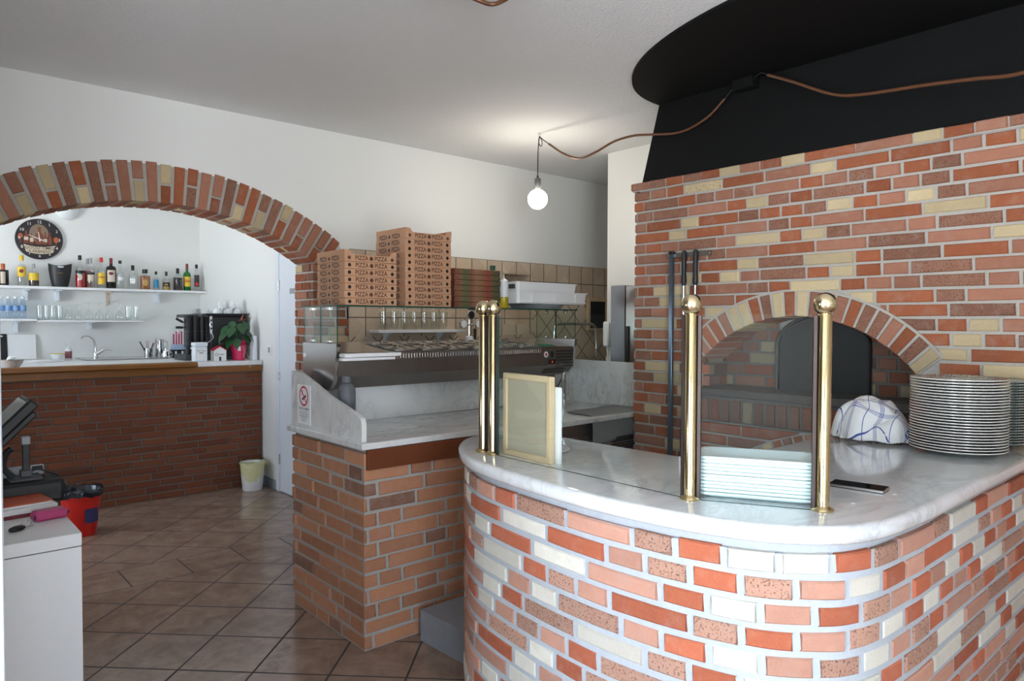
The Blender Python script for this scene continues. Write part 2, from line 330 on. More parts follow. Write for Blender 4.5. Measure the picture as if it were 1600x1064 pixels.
class MB:
    def __init__(s): s.v = []; s.f = []; s.m = []; s.bt = []; s.bv = []; s.uv = None
    def add(s, vs, fs, mi=0, bt=0.0, bv=.5):
        o = len(s.v); s.v += [tuple(p) for p in vs]
        for f in fs: s.f.append(tuple(i+o for i in f)); s.m.append(mi); s.bt.append(bt); s.bv.append(bv)
        return s
    def box(s, x0, x1, y0, y1, z0, z1, bev=0.0, mi=0, mat=None):
        lo, hi = (min(x0, x1), min(y0, y1), min(z0, z1)), (max(x0, x1), max(y0, y1), max(z0, z1))
        b = min(bev, *(0.45*(hi[i]-lo[i]) for i in range(3)))
        if b <= 0:
            P = [(a, c, d) for d in (lo[2], hi[2]) for c in (lo[1], hi[1]) for a in (lo[0], hi[0])]
            F = [(0, 2, 3, 1), (4, 5, 7, 6), (0, 1, 5, 4), (2, 6, 7, 3), (0, 4, 6, 2), (1, 3, 7, 5)]
        else:
            P = []; ix = {}
            for sx in (0, 1):
                for sy in (0, 1):
                    for sz in (0, 1):
                        sg = (sx, sy, sz)
                        for a in range(3):
                            ix[sg, a] = len(P)
                            P.append(tuple((hi[i] if sg[i] else lo[i]) + (0 if i == a else (-b if sg[i] else b)) for i in range(3)))
            F = []
            for a in range(3):
                o1, o2 = [i for i in range(3) if i != a]
                for q in (0, 1):
                    L = []
                    for u, w_ in ((0, 0), (1, 0), (1, 1), (0, 1)):
                        g = [0, 0, 0]; g[a] = q; g[o1] = u; g[o2] = w_; L.append(ix[tuple(g), a])
                    F.append(tuple(L))
            for c in range(3):
                a, e = [i for i in range(3) if i != c]
                for qa in (0, 1):
                    for qe in (0, 1):
                        g0 = [0, 0, 0]; g0[a] = qa; g0[e] = qe; g1 = list(g0); g1[c] = 1
                        g0, g1 = tuple(g0), tuple(g1)
                        F.append((ix[g0, a], ix[g0, e], ix[g1, e], ix[g1, a]))
            for sx in (0, 1):
                for sy in (0, 1):
                    for sz in (0, 1): F.append(tuple(ix[(sx, sy, sz), a] for a in range(3)))
        if mat is not None: P = [tuple(mat @ Vector(p)) for p in P]
        return s.add(P, F, mi)
    def obox(s, c, ux, uy, sx, sy, z0, z1, bev=0.0, mi=0):
        """box turned about Z: centre c (x,y), unit axes ux, uy in plan"""
        m = Matrix(((ux[0], uy[0], 0, c[0]), (ux[1], uy[1], 0, c[1]), (0, 0, 1, 0), (0, 0, 0, 1)))
        return s.box(-sx/2, sx/2, -sy/2, sy/2, z0, z1, bev, mi, m)
    def lathe(s, prof, c=(0, 0, 0), n=24, mi=0, mat=None, sq=None, rot=0.0):
        """prof: [(r, z)]; sq: superellipse exponent for squarish bodies"""
        P = []; rings = []
        for r, z in prof:
            if r <= 1e-6: rings.append([len(P)]); P.append((0, 0, z)); continue
            ring = []
            for i in range(n):
                t = 2*PI*i/n + rot; ct, st = math.cos(t), math.sin(t)
                k = r if not sq else r/((abs(ct)**sq + abs(st)**sq)**(1/sq))
                ring.append(len(P)); P.append((k*ct, k*st, z))
            rings.append(ring)
        F = []
        for a, b in zip(rings, rings[1:]):
            if len(a) == 1 and len(b) == 1: continue
            for i in range(n):
                j = (i+1) % n
                if len(a) == 1: F.append((a[0], b[j], b[i]))
                elif len(b) == 1: F.append((a[i], a[j], b[0]))
                else: F.append((a[i], a[j], b[j], b[i]))
        if mat is None: P = [(p[0]+c[0], p[1]+c[1], p[2]+c[2]) for p in P]
        else: P = [tuple(mat @ Vector(p)) for p in P]
        return s.add(P, F, mi)
    def tube(s, pts, r, n=10, mi=0, closed=False):
        pts = [Vector(p) for p in pts]; N = len(pts)
        rr = r if isinstance(r, (list, tuple)) else [r]*N
        P = []; prev = None
        for i, p in enumerate(pts):
            if closed: d = pts[(i+1) % N] - pts[i-1]
            else: d = pts[min(i+1, N-1)] - pts[max(i-1, 0)]
            d.normalize()
            if prev is None: a = d.orthogonal().normalized()
            else:
                a = prev - d*prev.dot(d)
                a = a.normalized() if a.length > 1e-6 else d.orthogonal().normalized()
            prev = a; b = d.cross(a)
            for k in range(n):
                t = 2*PI*k/n; P.append(tuple(p + (a*math.cos(t) + b*math.sin(t))*rr[i]))
        F = []
        for i in range(N if closed else N-1):
            j = (i+1) % N
            for k in range(n): F.append((i*n+k, i*n+(k+1) % n, j*n+(k+1) % n, j*n+k))
        if not closed: F += [tuple(range(n))[::-1], tuple((N-1)*n+k for k in range(n))]
        return s.add(P, F, mi)
    def cyl(s, p0, p1, r, n=16, mi=0): return s.tube([p0, p1], r, n, mi)
    def prism(s, poly, ext, mi=0):
        """poly: 3-D points, ext: extrusion vector"""
        n = len(poly); P = [tuple(p) for p in poly] + [tuple(Vector(p)+Vector(ext)) for p in poly]
        F = [tuple(range(n))[::-1], tuple(range(n, 2*n))] + [(i, (i+1) % n, n+(i+1) % n, n+i) for i in range(n)]
        return s.add(P, F, mi)
    def slab(s, outline, z0, z1, r=0.0, mi=0, steps=5):
        """flat slab with a rounded (bullnose) edge; outline: closed list of (x,y), counter-clockwise"""
        n = len(outline); nr = []
        for i in range(n):
            a, b = Vector(outline[i-1]), Vector(outline[(i+1) % n]); d = (b-a).normalized(); nr.append(Vector((d.y, -d.x)))
        prof = []
        if r <= 0: prof = [(0, z0), (0, z1)]
        else:
            for k in range(steps+1):
                t = PI/2*k/steps; prof.append((r*(1-math.sin(t)), z0 + r*(1-math.cos(t))))
            for k in range(steps+1):
                t = PI/2*k/steps; prof.append((r*(1-math.cos(t)), z1 - r*(1-math.sin(t))))
        P = []
        for ins, z in prof:
            for i in range(n): q = Vector(outline[i]) - nr[i]*ins; P.append((q.x, q.y, z))
        R = len(prof); F = [tuple(range(n))[::-1], tuple((R-1)*n+i for i in range(n))]
        for k in range(R-1):
            for i in range(n): F.append((k*n+i, k*n+(i+1) % n, (k+1)*n+(i+1) % n, (k+1)*n+i))
        return s.add(P, F, mi)
    def text(s, body, size, pos, right, upv, mi=0, off=.0008, condense=1.0, bold=False):
        V_, F_ = text_geo(body, bold); R = Vector(right).normalized(); U_ = Vector(upv).normalized(); N = R.cross(U_); o = Vector(pos)
        return s.add([tuple(o + R*(p[0]*size*condense) + U_*(p[1]*size) + N*off) for p in V_], F_, mi)
    def disc(s, pos, right, upv, r, n=16, mi=0, off=.0006, r2=None):
        R = Vector(right).normalized(); U_ = Vector(upv).normalized(); N = R.cross(U_); o = Vector(pos) + N*off; r2 = r2 or r
        return s.add([tuple(o + R*(math.cos(2*PI*i/n)*r) + U_*(math.sin(2*PI*i/n)*r2)) for i in range(n)], [tuple(range(n))], mi)
    def rect(s, pos, right, upv, wd, ht, mi=0, off=.0006):
        R = Vector(right).normalized(); U_ = Vector(upv).normalized(); N = R.cross(U_); o = Vector(pos) + N*off
        return s.add([tuple(o + R*(a*wd/2) + U_*(b*ht/2)) for a, b in ((-1, -1), (1, -1), (1, 1), (-1, 1))], [(0, 1, 2, 3)], mi)
    def band(s, c, r, z0, z1, a0, a1, n=10, mi=0, sq=None, rot=0.0):
        """part of a cylinder wall: a label wrapped round a bottle"""
        P = []
        for i in range(n+1):
            t = a0 + (a1-a0)*i/n; ct, st = math.cos(t), math.sin(t)
            k = r if not sq else r/((abs(math.cos(t-rot))**sq + abs(math.sin(t-rot))**sq)**(1/sq))
            P += [(c[0]+k*ct, c[1]+k*st, z0), (c[0]+k*ct, c[1]+k*st, z1)]
        return s.add(P, [(2*i, 2*i+2, 2*i+3, 2*i+1) for i in range(n)], mi)
    def build(s, name, mats, parent=None, smooth=True, origin=None, ang=.7, fixn=True, local=False):
        """links ONE object. Vertices are given in world metres; they are stored about the thing's own base (or its parent's)."""
        if not isinstance(mats, (list, tuple)): mats = [mats]
        if parent is not None and not local: off = Vector(parent['_base']) if '_base' in parent else parent.location.copy()
        elif parent is not None or local: off = Vector((0, 0, 0))
        elif origin is not None: off = Vector(origin)
        else:
            xs, ys, zs = zip(*s.v); off = Vector(((min(xs)+max(xs))/2, (min(ys)+max(ys))/2, min(zs)))
        me = bpy.data.meshes.new(name); me.from_pydata([(p[0]-off.x, p[1]-off.y, p[2]-off.z) for p in s.v], [], s.f)
        for m in mats: me.materials.append(m)
        me.polygons.foreach_set('material_index', s.m)
        if any(s.bt) :
            for nm, d in (('bt', s.bt), ('bv', s.bv)):
                a = me.attributes.new(nm, 'FLOAT', 'FACE'); a.data.foreach_set('value', d)
        if s.uv:
            l = me.uv_layers.new(name='UVMap')
            for lp in me.loops: l.data[lp.index].uv = s.uv[lp.vertex_index]
        if fixn:
            bm = bmesh.new(); bm.from_mesh(me); bmesh.ops.recalc_face_normals(bm, faces=bm.faces); bm.to_mesh(me); bm.free()
        if smooth: me.shade_smooth(); me.set_sharp_from_angle(angle=ang)
        me.update()
        o = bpy.data.objects.new(name, me); COL.objects.link(o)
        if parent is not None: o.parent = parent
        else:
            o.location = off
        BASE[o.name] = tuple(off)
        o['_base'] = tuple(off)
        return o
BASE = {}
def root(name, loc, label, cat, group=None, rotz=0.0):
    o = bpy.data.objects.new(name, None); COL.objects.link(o); o.location = loc; o.rotation_euler = (0, 0, rotz); o.empty_display_size = .05
    o['label'] = label; o['category'] = cat
    if group: o['group'] = group
    o['_base'] = tuple(loc)
    return o
def tag(o, label, cat, group=None):
    o['label'] = label; o['category'] = cat
    if group: o['group'] = group
    return o
def struct(o): o['kind'] = 'structure'; return o
def dup(o, loc, label=None, rotz=None, group=None):
    """copy of a thing with copies of its parts and their sub-parts"""
    r = o.copy(); COL.objects.link(r); r.location = loc
    if rotz is not None: r.rotation_euler = (0, 0, rotz)
    if label: r['label'] = label
    if group: r['group'] = group
    for ch in KIDS(o):
        c = ch.copy(); COL.objects.link(c); c.parent = r
        for g in KIDS(ch):
            d = g.copy(); COL.objects.link(d); d.parent = c
    return r
def KIDS(o): return [c for c in o.children]
ORD = ['topmost', 'second', 'third', 'fourth', 'fifth', 'sixth', 'seventh', 'eighth', 'ninth', 'tenth', 'eleventh', 'twelfth', 'thirteenth', 'fourteenth', 'fifteenth',
       'sixteenth', 'seventeenth', 'eighteenth', 'nineteenth', 'twentieth', 'twenty-first', 'twenty-second', 'twenty-third', 'twenty-fourth', 'twenty-fifth', 'twenty-sixth']
def smoothpts(pts, n=8, closed=False):
    """Catmull-Rom through the points"""
    P = [Vector(p) for p in pts]; N = len(P); out = []
    for i in range(N if closed else N-1):
        p0 = P[i-1] if (closed or i > 0) else P[0]*2-P[1]; p1 = P[i]; p2 = P[(i+1) % N]
        p3 = P[(i+2) % N] if (closed or i+2 < N) else P[-1]*2-P[-2]
        for k in range(n):
            t = k/n; out.append(.5*((2*p1) + (p2-p0)*t + (2*p0-5*p1+4*p2-p3)*t*t + (3*p1-p0-3*p2+p3)*t**3))
    if not closed: out.append(P[-1])
    return out

# ------------------------------------------------------------------ brickwork
class Path:
    """plan polyline; right-hand side of travel is the visible face"""
    def __init__(s, pts):
        s.p = [Vector(q) for q in pts]; s.c = [0.0]
        for a, b in zip(s.p, s.p[1:]): s.c.append(s.c[-1] + (b-a).length)
        s.L = s.c[-1]; s.n = []
        for i in range(len(s.p)):
            ns = []
            if i > 0: d = (s.p[i]-s.p[i-1]).normalized(); ns.append(Vector((d.y, -d.x)))
            if i < len(s.p)-1: d = (s.p[i+1]-s.p[i]).normalized(); ns.append(Vector((d.y, -d.x)))
            if len(ns) == 2: m = (ns[0]+ns[1]).normalized(); m = m/max(.5, m.dot(ns[0]))
            else: m = ns[0]
            s.n.append(m)
    def at(s, t, out=0.0):
        t = min(max(t, 0), s.L)
        for i in range(len(s.p)-1):
            if t <= s.c[i+1] + 1e-9:
                f = (t-s.c[i])/max(1e-9, s.c[i+1]-s.c[i])
                q = s.p[i].lerp(s.p[i+1], f); n = s.n[i].lerp(s.n[i+1], f); q = q + n*out
                return q
    def breaks(s, a, b): return [c for c in s.c if a+1e-4 < c < b-1e-4]

JR = random.Random(77)
def brick(mb, path, a, b, z0, z1, d, bt, bv, back=-.03, jit=.0, ch=.004, at=None, bt_=None):
    j0, j1, j2, j3 = (JR.uniform(-.0018, .0018) for _ in range(4))
    xs = [a] + path.breaks(a+ch, b-ch) + [b]; at = a if at is None else at; bt_ = b if bt_ is None else bt_
    P = []; 
    rows = []
    for k, t in enumerate(xs):
        first, last = k == 0, k == len(xs)-1
        e = (ch if first else -ch if last else 0); tt = t + e
        tp = at if first else bt_ if last else t
        col = []; f_ = k/(len(xs)-1); zl = z0 + j0*(1-f_)+j1*f_; zh = z1 + j2*(1-f_)+j3*f_
        q = path.at(t, back); col.append((q.x, q.y, zl)); 
        q = path.at(t, d-ch); col.append((q.x, q.y, zl)); 
        q = path.at(tt, d); col.append((q.x, q.y, zl+ch)); q = path.at(tp+e, d); col.append((q.x, q.y, zh-ch))
        q = path.at(tp, d-ch); col.append((q.x, q.y, zh))
        q = path.at(tp, back); col.append((q.x, q.y, zh))
        rows.append([len(P)+i for i in range(6)]); P += col
    F = []
    for r, r2 in zip(rows, rows[1:]):
        for i in range(5): F.append((r[i], r2[i], r2[i+1], r[i+1]))
    F.append(tuple(rows[0][::-1])); F.append(tuple(rows[-1]))
    mb.add(P, F, 0, bt, bv)

def brickwork(mb, path, z0, rows, pitch, h, joint, rng, L=(.25, .12), pl=.55, d=.006, excl=None, classes=None, mortar_i=1, s0=0.0, s1=None, mortar_back=None, pattern=None, jit=.002, clip=False):
    s1 = path.L if s1 is None else s1
    prev = []; lastb = (-1, -1)
    for r in range(rows):
        za = z0 + r*pitch; zb = za + h
        ex = excl((za+zb)/2) if excl else []
        segs = []; cur = s0
        for a, b in sorted(ex):
            if a > cur: segs.append((cur, min(a, s1)))
            cur = max(cur, b)
        if cur < s1: segs.append((cur, s1))
        for (A, B) in segs:
            xs = [A] + path.breaks(A, B) + [B]
            P = []
            for t in xs:
                q = path.at(t, 0); P += [(q.x, q.y, za-joint), (q.x, q.y, za+pitch-joint)]
            mb.add(P, [(2*i, 2*i+2, 2*i+3, 2*i+1) for i in range(len(xs)-1)], mortar_i)
        for attempt in range(8):
            cuts = []; t = s0 - rng.random()*.25
            while t < s1:
                q0 = path.at(t); ln = L[0] if rng.random() < (pl(q0) if callable(pl) else pl) else L[1]
                cuts.append((t, t+ln-joint)); t += ln
            js = [c[1] for c in cuts]
            if not prev or sum(1 for j in js if any(abs(j-q) < .035 for q in prev)) <= len(js)*.08 + attempt*.6: break
        prev = js
        for (a, b) in cuts:
            bt = rng.random(); bv = rng.random()
            for _ in range(12):
                if abs(bt-lastb[0]) > .21 and abs(bt-lastb[1]) > .06: break
                bt = rng.random()
            lastb = (bt, lastb[0])
            for (A, B) in segs:
                aa, bb = max(a, A), min(b, B)
                if bb-aa < .018: continue
                lo_a = hi_a = aa; lo_b = hi_b = bb
                if excl and clip:
                    el, eh = excl(za), excl(zb)
                    if len(el) == len(ex) == len(eh):
                        for (p_, q_), (pl_, ql_), (ph_, qh_) in zip(ex, el, eh):
                            if abs(aa-q_) < 1e-6: lo_a, hi_a = ql_, qh_
                            if abs(bb-p_) < 1e-6: lo_b, hi_b = pl_, ph_
                    if lo_b-lo_a < .006 or hi_b-hi_a < .006: lo_a = hi_a = aa; lo_b = hi_b = bb
                    brick(mb, path, lo_a, lo_b, za, zb, d + rng.uniform(-jit, jit), bt + 1e-4, bv, at=hi_a, bt_=hi_b); continue
                brick(mb, path, aa, bb, za + rng.uniform(-jit, jit)*.5, zb + rng.uniform(-jit, jit)*.5, d + rng.uniform(-jit, jit), bt + 1e-4, bv)

# ------------------------------------------------------------------ setting
m = MB(); m.box(-3.0, 6.6, -3.0, 8.6, -.1, 0); struct(m.build('floor', M['floor'], origin=(0, 0, 0)))
m = MB(); m.box(-3.0, 6.6, -3.0, 8.6, ZC, ZC+.1); struct(m.build('ceiling', M['ceiling'], origin=(0, 0, 0)))

AX, AZC, AR, AW = 1.22, .54, 1.682, .23        # arch: centre x, centre z, intrados radius, ring width
AXL, AXR = 2*AX-2.173, 2.173
NX0, NX1, NZ0, NZ1 = 3.857, 4.173, 1.50, 1.94  # niche in the tiled wall
m = MB()
N = 40
RO = AR + AW - .02
for i in range(N):
    xa = AXL-.25 + (AXR+.25-(AXL-.25))*i/N; xb = AXL-.25 + (AXR+.25-(AXL-.25))*(i+1)/N
    def zz(x):
        q = RO*RO-(x-AX)**2
        return AZC + math.sqrt(q) if q > 0 else 0
    P = [(xa, zz(xa)), (xb, zz(xb)), (xb, ZC), (xa, ZC)]
    m.prism([(x, YW, z) for x, z in P], (0, YW2-YW, 0))
m.box(-2.2, AXL-.25, YW, YW2, 0, ZC)
m.box(AXL-.25, AXL, YW+.01, YW2, 0, 2.05)
m.box(AXR+.02, AXR+.25, YW+.012, YW2-.002, 0, 2.12)
m.box(AXR+.25, NX0, YW, YW2, 0, ZC); m.box(NX1, 5.6, YW, YW2, 0, ZC)
m.box(NX0, NX1, YW, YW2, 0, NZ0); m.box(NX0, NX1, YW, YW2, NZ1, ZC); m.box(NX0, NX1, YW+.15, YW2, NZ0, NZ1)
struct(m.build('wall_back', M['plaster'], origin=(0, 0, 0)))
# tiles on that wall, with the niche lined
m = MB(); TX0, TX1, TZ1 = AXR+.265, 5.2, 2.040
m.box(TX0, NX0, YW-.012, YW+.001, 0, TZ1, .004); m.box(NX1, TX1, YW-.012, YW+.001, 0, TZ1, .004)
m.box(NX0, NX1, YW-.012, YW+.001, 0, NZ0, .002); m.box(NX0, NX1, YW-.012, YW+.001, NZ1, TZ1, .002)
m.box(NX0, NX1, YW+.14, YW+.152, NZ0, NZ1); m.box(NX0-.001, NX0+.008, YW-.008, YW+.145, NZ0, NZ1); m.box(NX1-.008, NX1+.001, YW-.008, YW+.145, NZ0, NZ1)
m.box(NX0, NX1, YW-.008, YW+.145, NZ0-.001, NZ0+.008); m.box(NX0, NX1, YW-.008, YW+.145, NZ1-.008, NZ1+.001)
struct(m.build('wall_tiles', M['wall_tile'], origin=(0, 0, 0)))

def wall_x(name, x0, x1, ya, yb, wins, mat=None):
    m = MB(); cur = ya
    for a, b, c, d in sorted(wins):
        m.box(x0, x1, cur, a, 0, ZC); m.box(x0, x1, a, b, 0, c); m.box(x0, x1, a, b, d, ZC); cur = b
    m.box(x0, x1, cur, yb, 0, ZC); struct(m.build(name, mat or M['plaster'], origin=(0, 0, 0)))
def wall_y(name, y0, y1, xa, xb, wins):
    m = MB(); cur = xa
    for a, b, c, d in sorted(wins):
        m.box(cur, a, y0, y1, 0, ZC); m.box(a, b, y0, y1, 0, c); m.box(a, b, y0, y1, d, ZC); cur = b
    m.box(cur, xb, y0, y1, 0, ZC); struct(m.build(name, M['plaster'], origin=(0, 0, 0)))
wall_x('wall_left', -1.9, -1.7, -1.8, YW, WIN_LEFT)
wall_y('wall_front', -1.8, -1.6, -1.7, 4.4, WIN_FRONT)
wall_x('wall_right', 4.208, 4.36, -1.6, 3.649, [])
wall_x('wall_corridor', 5.6, 5.75, 2.2, YW2, [])
wall_y('wall_corridor_end', 2.2, 2.35, 4.36, 5.6, [])
wall_x('wall_bar_left', -1.8, -1.6, YW2, 8.6, WIN_BAR)
wall_y('wall_bar_back', 8.234, 8.4, -1.6, 2.8, [])
wall_x('wall_bar_right', 2.616, 2.78, YW2, 8.234, [(5.30, 6.09, 0.0, 2.12)])
wn_ = 0
def winframe(axis, pos, a, b, c, d):
    global wn_
    wn_ += 1; m = MB(); t = .06
    def bx(a0, a1, z0, z1):
        if axis == 'x': m.box(pos-.03, pos+.03, a0, a1, z0, z1, .004)
        else: m.box(a0, a1, pos-.03, pos+.03, z0, z1, .004)
    bx(a, a+t, c, d); bx(b-t, b, c, d); bx(a+t, b-t, c, c+t); bx(a+t, b-t, d-t, d); mid = (a+b)/2; bx(mid-t/2, mid+t/2, c+t, d-t)
    struct(m.build('window_%d' % wn_, M['white'], origin=(0, 0, 0)))
for q in WIN_LEFT: winframe('x', -1.8, *q)
for q in WIN_FRONT: winframe('y', -1.7, *q)
for q in WIN_BAR: winframe('x', -1.7, *q)

# door between the bar and the rooms behind, in the side wall
d1 = bpy.data.objects.new('door_1', None); COL.objects.link(d1); d1.location = (2.63, 5.7, 0); d1['kind'] = 'structure'; d1['_base'] = tuple(d1.location)
m = MB(); m.box(2.600, 2.70, 6.09, 6.165, 0, 2.19, .004); m.box(2.600, 2.70, 5.225, 5.30, 0, 2.19, .004); m.box(2.600, 2.70, 5.30, 6.09, 2.12, 2.19, .004)
m.build('frame', M['trim_white'], d1)
m = MB(); m.box(2.609, 2.655, 5.302, 6.0895, .006, 2.118, .002); m.build('leaf', M['trim_white'], d1)
m = MB(); m.cyl((2.570, 5.37, 1.02), (2.610, 5.37, 1.02), .012); m.cyl((2.575, 5.37, 1.02), (2.575, 5.48, 1.02), .009); m.build('handle', M['steel'], d1)
m = MB()
for z in (.25, 1.0, 1.8): m.cyl((2.602, 6.089, z), (2.602, 6.089, z+.09), .007)
m.build('hinge', M['steel'], d1)
# white door post at the entrance, at the very left edge of the view; unseen wall added beside it to block window light
m = MB(); m.box(-1.7, .108, 1.22, 1.30, 0, ZC, 0); struct(m.build('wall_entrance', M['plaster'], origin=(0, 0, 0)))
m = MB(); m.box(.1085, .116, 1.205, 1.315, 0, ZC, .002); struct(m.build('trim_1', M['grey_paint'], origin=(0, 0, 0)))
# skirting tile by the bar door
m = MB(); m.box(2.606, 2.617, 6.166, 6.62, 0, .085, .003); struct(m.build('baseboard_bar', M['stone_step'], origin=(0, 0, 0)))
# grey stone step up to the pizza maker's platform
m = MB(); m.box(1.905, 4.208, 2.90, 2.76, 0, .15, .004) if False else None
m.prism([(1.89, 2.80, 0), (1.91, 2.30, 0), (1.95, 1.60, 0), (3.42, 1.30, 0), (3.42, 2.80, 0)], (0, 0, .15))
struct(m.build('floor_platform', M['stone_step'], origin=(0, 0, 0)))

# brick arch with its pier
rng = random.Random(11)
m = MB()
nv = 31; a0 = math.radians(180-54.2); a1 = math.radians(53.0)
def arch_brick(mb, aa, ab, r0, r1, y0, y1, bt, bv, c=(AX, AZC)):
    P = []
    ch = .003
    for (y, ins) in ((y1, 0), (y0+ch, 0), (y0, ch)):
        for r, t in ((r0+ins, aa-ins/r0), (r1-ins, aa-ins/r1), (r1-ins, ab+ins/r1), (r0+ins, ab+ins/r0)):
            P.append((c[0]+r*math.cos(t), y, c[1]+r*math.sin(t)))
    F = [(0, 1, 2, 3), (8, 9, 10, 11)]
    for k in (0, 4):
        for i in range(4): F.append((k+i, k+(i+1) % 4, k+4+(i+1) % 4, k+4+i))
    mb.add(P, F, 0, bt, bv)
full = False; mem = [-1, -1, -1]
def pick(cream=True):
    for _ in range(40):
        b_ = rng.random()*.999+1e-4
        if cream and rng.random() < .10: b_ = .70
        if (.63 <= b_ < .78) and not cream: continue
        if all(abs(b_-q) > .13 for q in mem[-2:]) and not ((.63 <= b_ < .78) and any(.63 <= q < .78 for q in mem[-2:])): break
    mem.append(b_); return b_
for i in range(nv):
    t0 = a0 + (a1-a0)*i/nv; t1 = a0 + (a1-a0)*(i+1)/nv; g = (t0-t1)*.135
    dj = rng.uniform(-.006, .006)
    f0 = YW - .014 + rng.uniform(-.003, .003)
    full = not full
    if full: arch_brick(m, t0-g, t1+g, AR+dj*.4, AR+AW+dj, f0, YW+.115, pick(False), rng.random())
    else:
        sp = rng.choice((.095, .11, .125))
        arch_brick(m, t0-g, t1+g, AR+dj*.4, AR+sp-.007, f0, YW+.115, pick(), rng.random())
        arch_brick(m, t0-g, t1+g, AR+sp+.007, AR+AW+dj, f0, YW+.115, pick(), rng.random())
    cuts = [YW+.125, YW+.125+rng.choice((.05, .075, .10)), YW2+.004]
    if full: cuts = [YW+.125, YW2+.004]
    for ya, yb in zip(cuts, cuts[1:]): arch_brick(m, t0-g, t1+g, AR+rng.uniform(0, .004), AR+.1, ya, yb-.008, pick(), rng.random())
# mortar body of the ring
P = []; n = 60
for i in range(n+1):
    t = a0 + (a1-a0)*i/n; c_, s_ = math.cos(t), math.sin(t)
    for r, y in ((AR+.006, YW-.004), (AR+AW-.008, YW-.004), (AR+AW-.008, YW2-.001), (AR+.006, YW2-.001)): P.append((AX+r*c_, y, AZC+r*s_))
F = []
for i in range(n):
    for k in range(4): F.append((4*i+k, 4*i+(k+1) % 4, 4*i+4+(k+1) % 4, 4*i+4+k))
F += [(0, 1, 2, 3), (4*n, 4*n+3, 4*n+2, 4*n+1)]
m.add(P, F, 1)
# pier: jamb face and a return on the front
def pier_ex(z):
    r2 = (AR+AW)**2-(z-AZC)**2
    if z < 1.90 or r2 <= 0: return []
    return [(0, (YW2-YW) + max(0, AX+math.sqrt(r2)-AXR))]
brickwork(m, Path([(AXR, YW2), (AXR, YW), (AXR+.262, YW)]), .004, 33, .0622, .0505, .0117, rng, L=(.25, .12), pl=.35, d=.007, excl=pier_ex)
struct(m.build('wall_arch_bricks', [M['brick'], M['mortar']], origin=(0, 0, 0)))

# ------------------------------------------------------------------ pizza oven with its black hood
OY0, OY1 = -.60, 2.767          # the oven's extent along y
AY, ACZ, OR_, OW = 1.737, .823, .739, .126   # oven mouth arch: centre y, centre z, intrados radius, ring width
JY0, JY1, MZ = 1.195, 2.285, 1.163           # jambs of the mouth, top of the mantel
LY, LZ, LR = 1.45, -.02, .90                  # lower arch (wood store)
oven = root('pizza_oven', (XO+.3, 1.1, 0), 'large wood-fired pizza oven of red, salmon and cream bricks under a black plaster hood', 'pizza oven')
rng = random.Random(5)
def oven_ex(z):
    e = []
    if z < .30: return [(0, .0)]
    if MZ-.185 < z < MZ-.005: e.append((OY1-JY1-.03, OY1-JY0+.03))
    elif MZ-.005 <= z < 1.30: e.append((OY1-JY1, OY1-JY0))
    elif 1.30 <= z < ACZ+OR_+OW:
        h = math.sqrt(max(0, (OR_+OW)**2-(z-ACZ)**2)); h = min(h, .66)
        e.append((OY1-AY-h, OY1-AY+h))
    if z < LZ+LR+.12 and z > LZ:
        h = math.sqrt(max(0, (LR+.12)**2-(z-LZ)**2)); h = min(h, .60); e.append((OY1-LY-h, OY1-LY+h))
    return e
m = MB()
pth = Path([(4.205, OY1), (XO, OY1), (XO, OY0)])
LO = 4.205-XO
brickwork(m, pth, .012, 36, .0645, .0520, .0125, rng, d=.007, excl=lambda z: [(a+LO, b+LO) for a, b in oven_ex(z)], pl=.42, clip=True)
# projecting top course
brickwork(m, Path([(4.205, OY1+.02), (XO-.012, OY1+.02), (XO-.012, OY0)]), .012+36*.0645-.002, 1, .05, .046, .006, rng, d=.006, pl=.15)
# solid body behind the face
m.box(XO+.27, 4.2, OY0, OY1-.02, 0, 2.36, 0, 1); m.box(XO+.005, XO+.28, OY0, JY0-.03, 0, 2.36, 0, 1); m.box(XO+.005, XO+.28, JY1+.03, OY1-.02, 0, 2.36, 0, 1)
m.box(XO+.005, XO+.28, JY0-.03, JY1+.03, ACZ+OR_+.04, 2.36, 0, 1); m.box(XO+.02, XO+.28, JY0-.03, JY1+.03, 0, MZ-.05, 0, 1)
m.build('brick_body', [M['brick'], M['mortar']], oven)
# voussoirs of the mouth
def ring_y(m, cy, cz, r0, wd, ta, tb, n, x0, x1, rng, split=False):
    for i in range(n):
        t0 = ta+(tb-ta)*i/n; t1 = ta+(tb-ta)*(i+1)/n; g = (t0-t1)*.10; ch = .004
        P = []; a, b = t0-g, t1+g; xf = x0 + rng.uniform(-.002, .002)
        for (x, ins) in ((x1, 0), (xf+ch, 0), (xf, ch)):
            for r, t in ((r0+ins, a-ins/r0), (r0+wd-ins, a-ins/r0), (r0+wd-ins, b+ins/r0), (r0+ins, b+ins/r0)):
                P.append((x, cy+r*math.cos(t), cz+r*math.sin(t)))
        F = [(0, 1, 2, 3), (8, 9, 10, 11)]
        for k in (0, 4):
            for j in range(4): F.append((k+j, k+(j+1) % 4, k+4+(j+1) % 4, k+4+j))
        m.add(P, F, 0, rng.random()+1e-4, rng.random())
    P = []; nn = 40
    for i in range(nn+1):
        t = ta+(tb-ta)*i/nn
        for r, x in ((r0+.004, x0+.006), (r0+wd+.012, x0+.006), (r0+wd+.012, x1), (r0+.004, x1)): P.append((x, cy+r*math.cos(t), cz+r*math.sin(t)))
    F = []
    for i in range(nn):
        for k in range(4): F.append((4*i+k, 4*i+(k+1) % 4, 4*i+4+(k+1) % 4, 4*i+4+k))
    F += [(0, 1, 2, 3), (4*nn, 4*nn+3, 4*nn+2, 4*nn+1)]
    m.add(P, F, 1)
m = MB(); half = math.asin((JY1-JY0)/2/OR_)
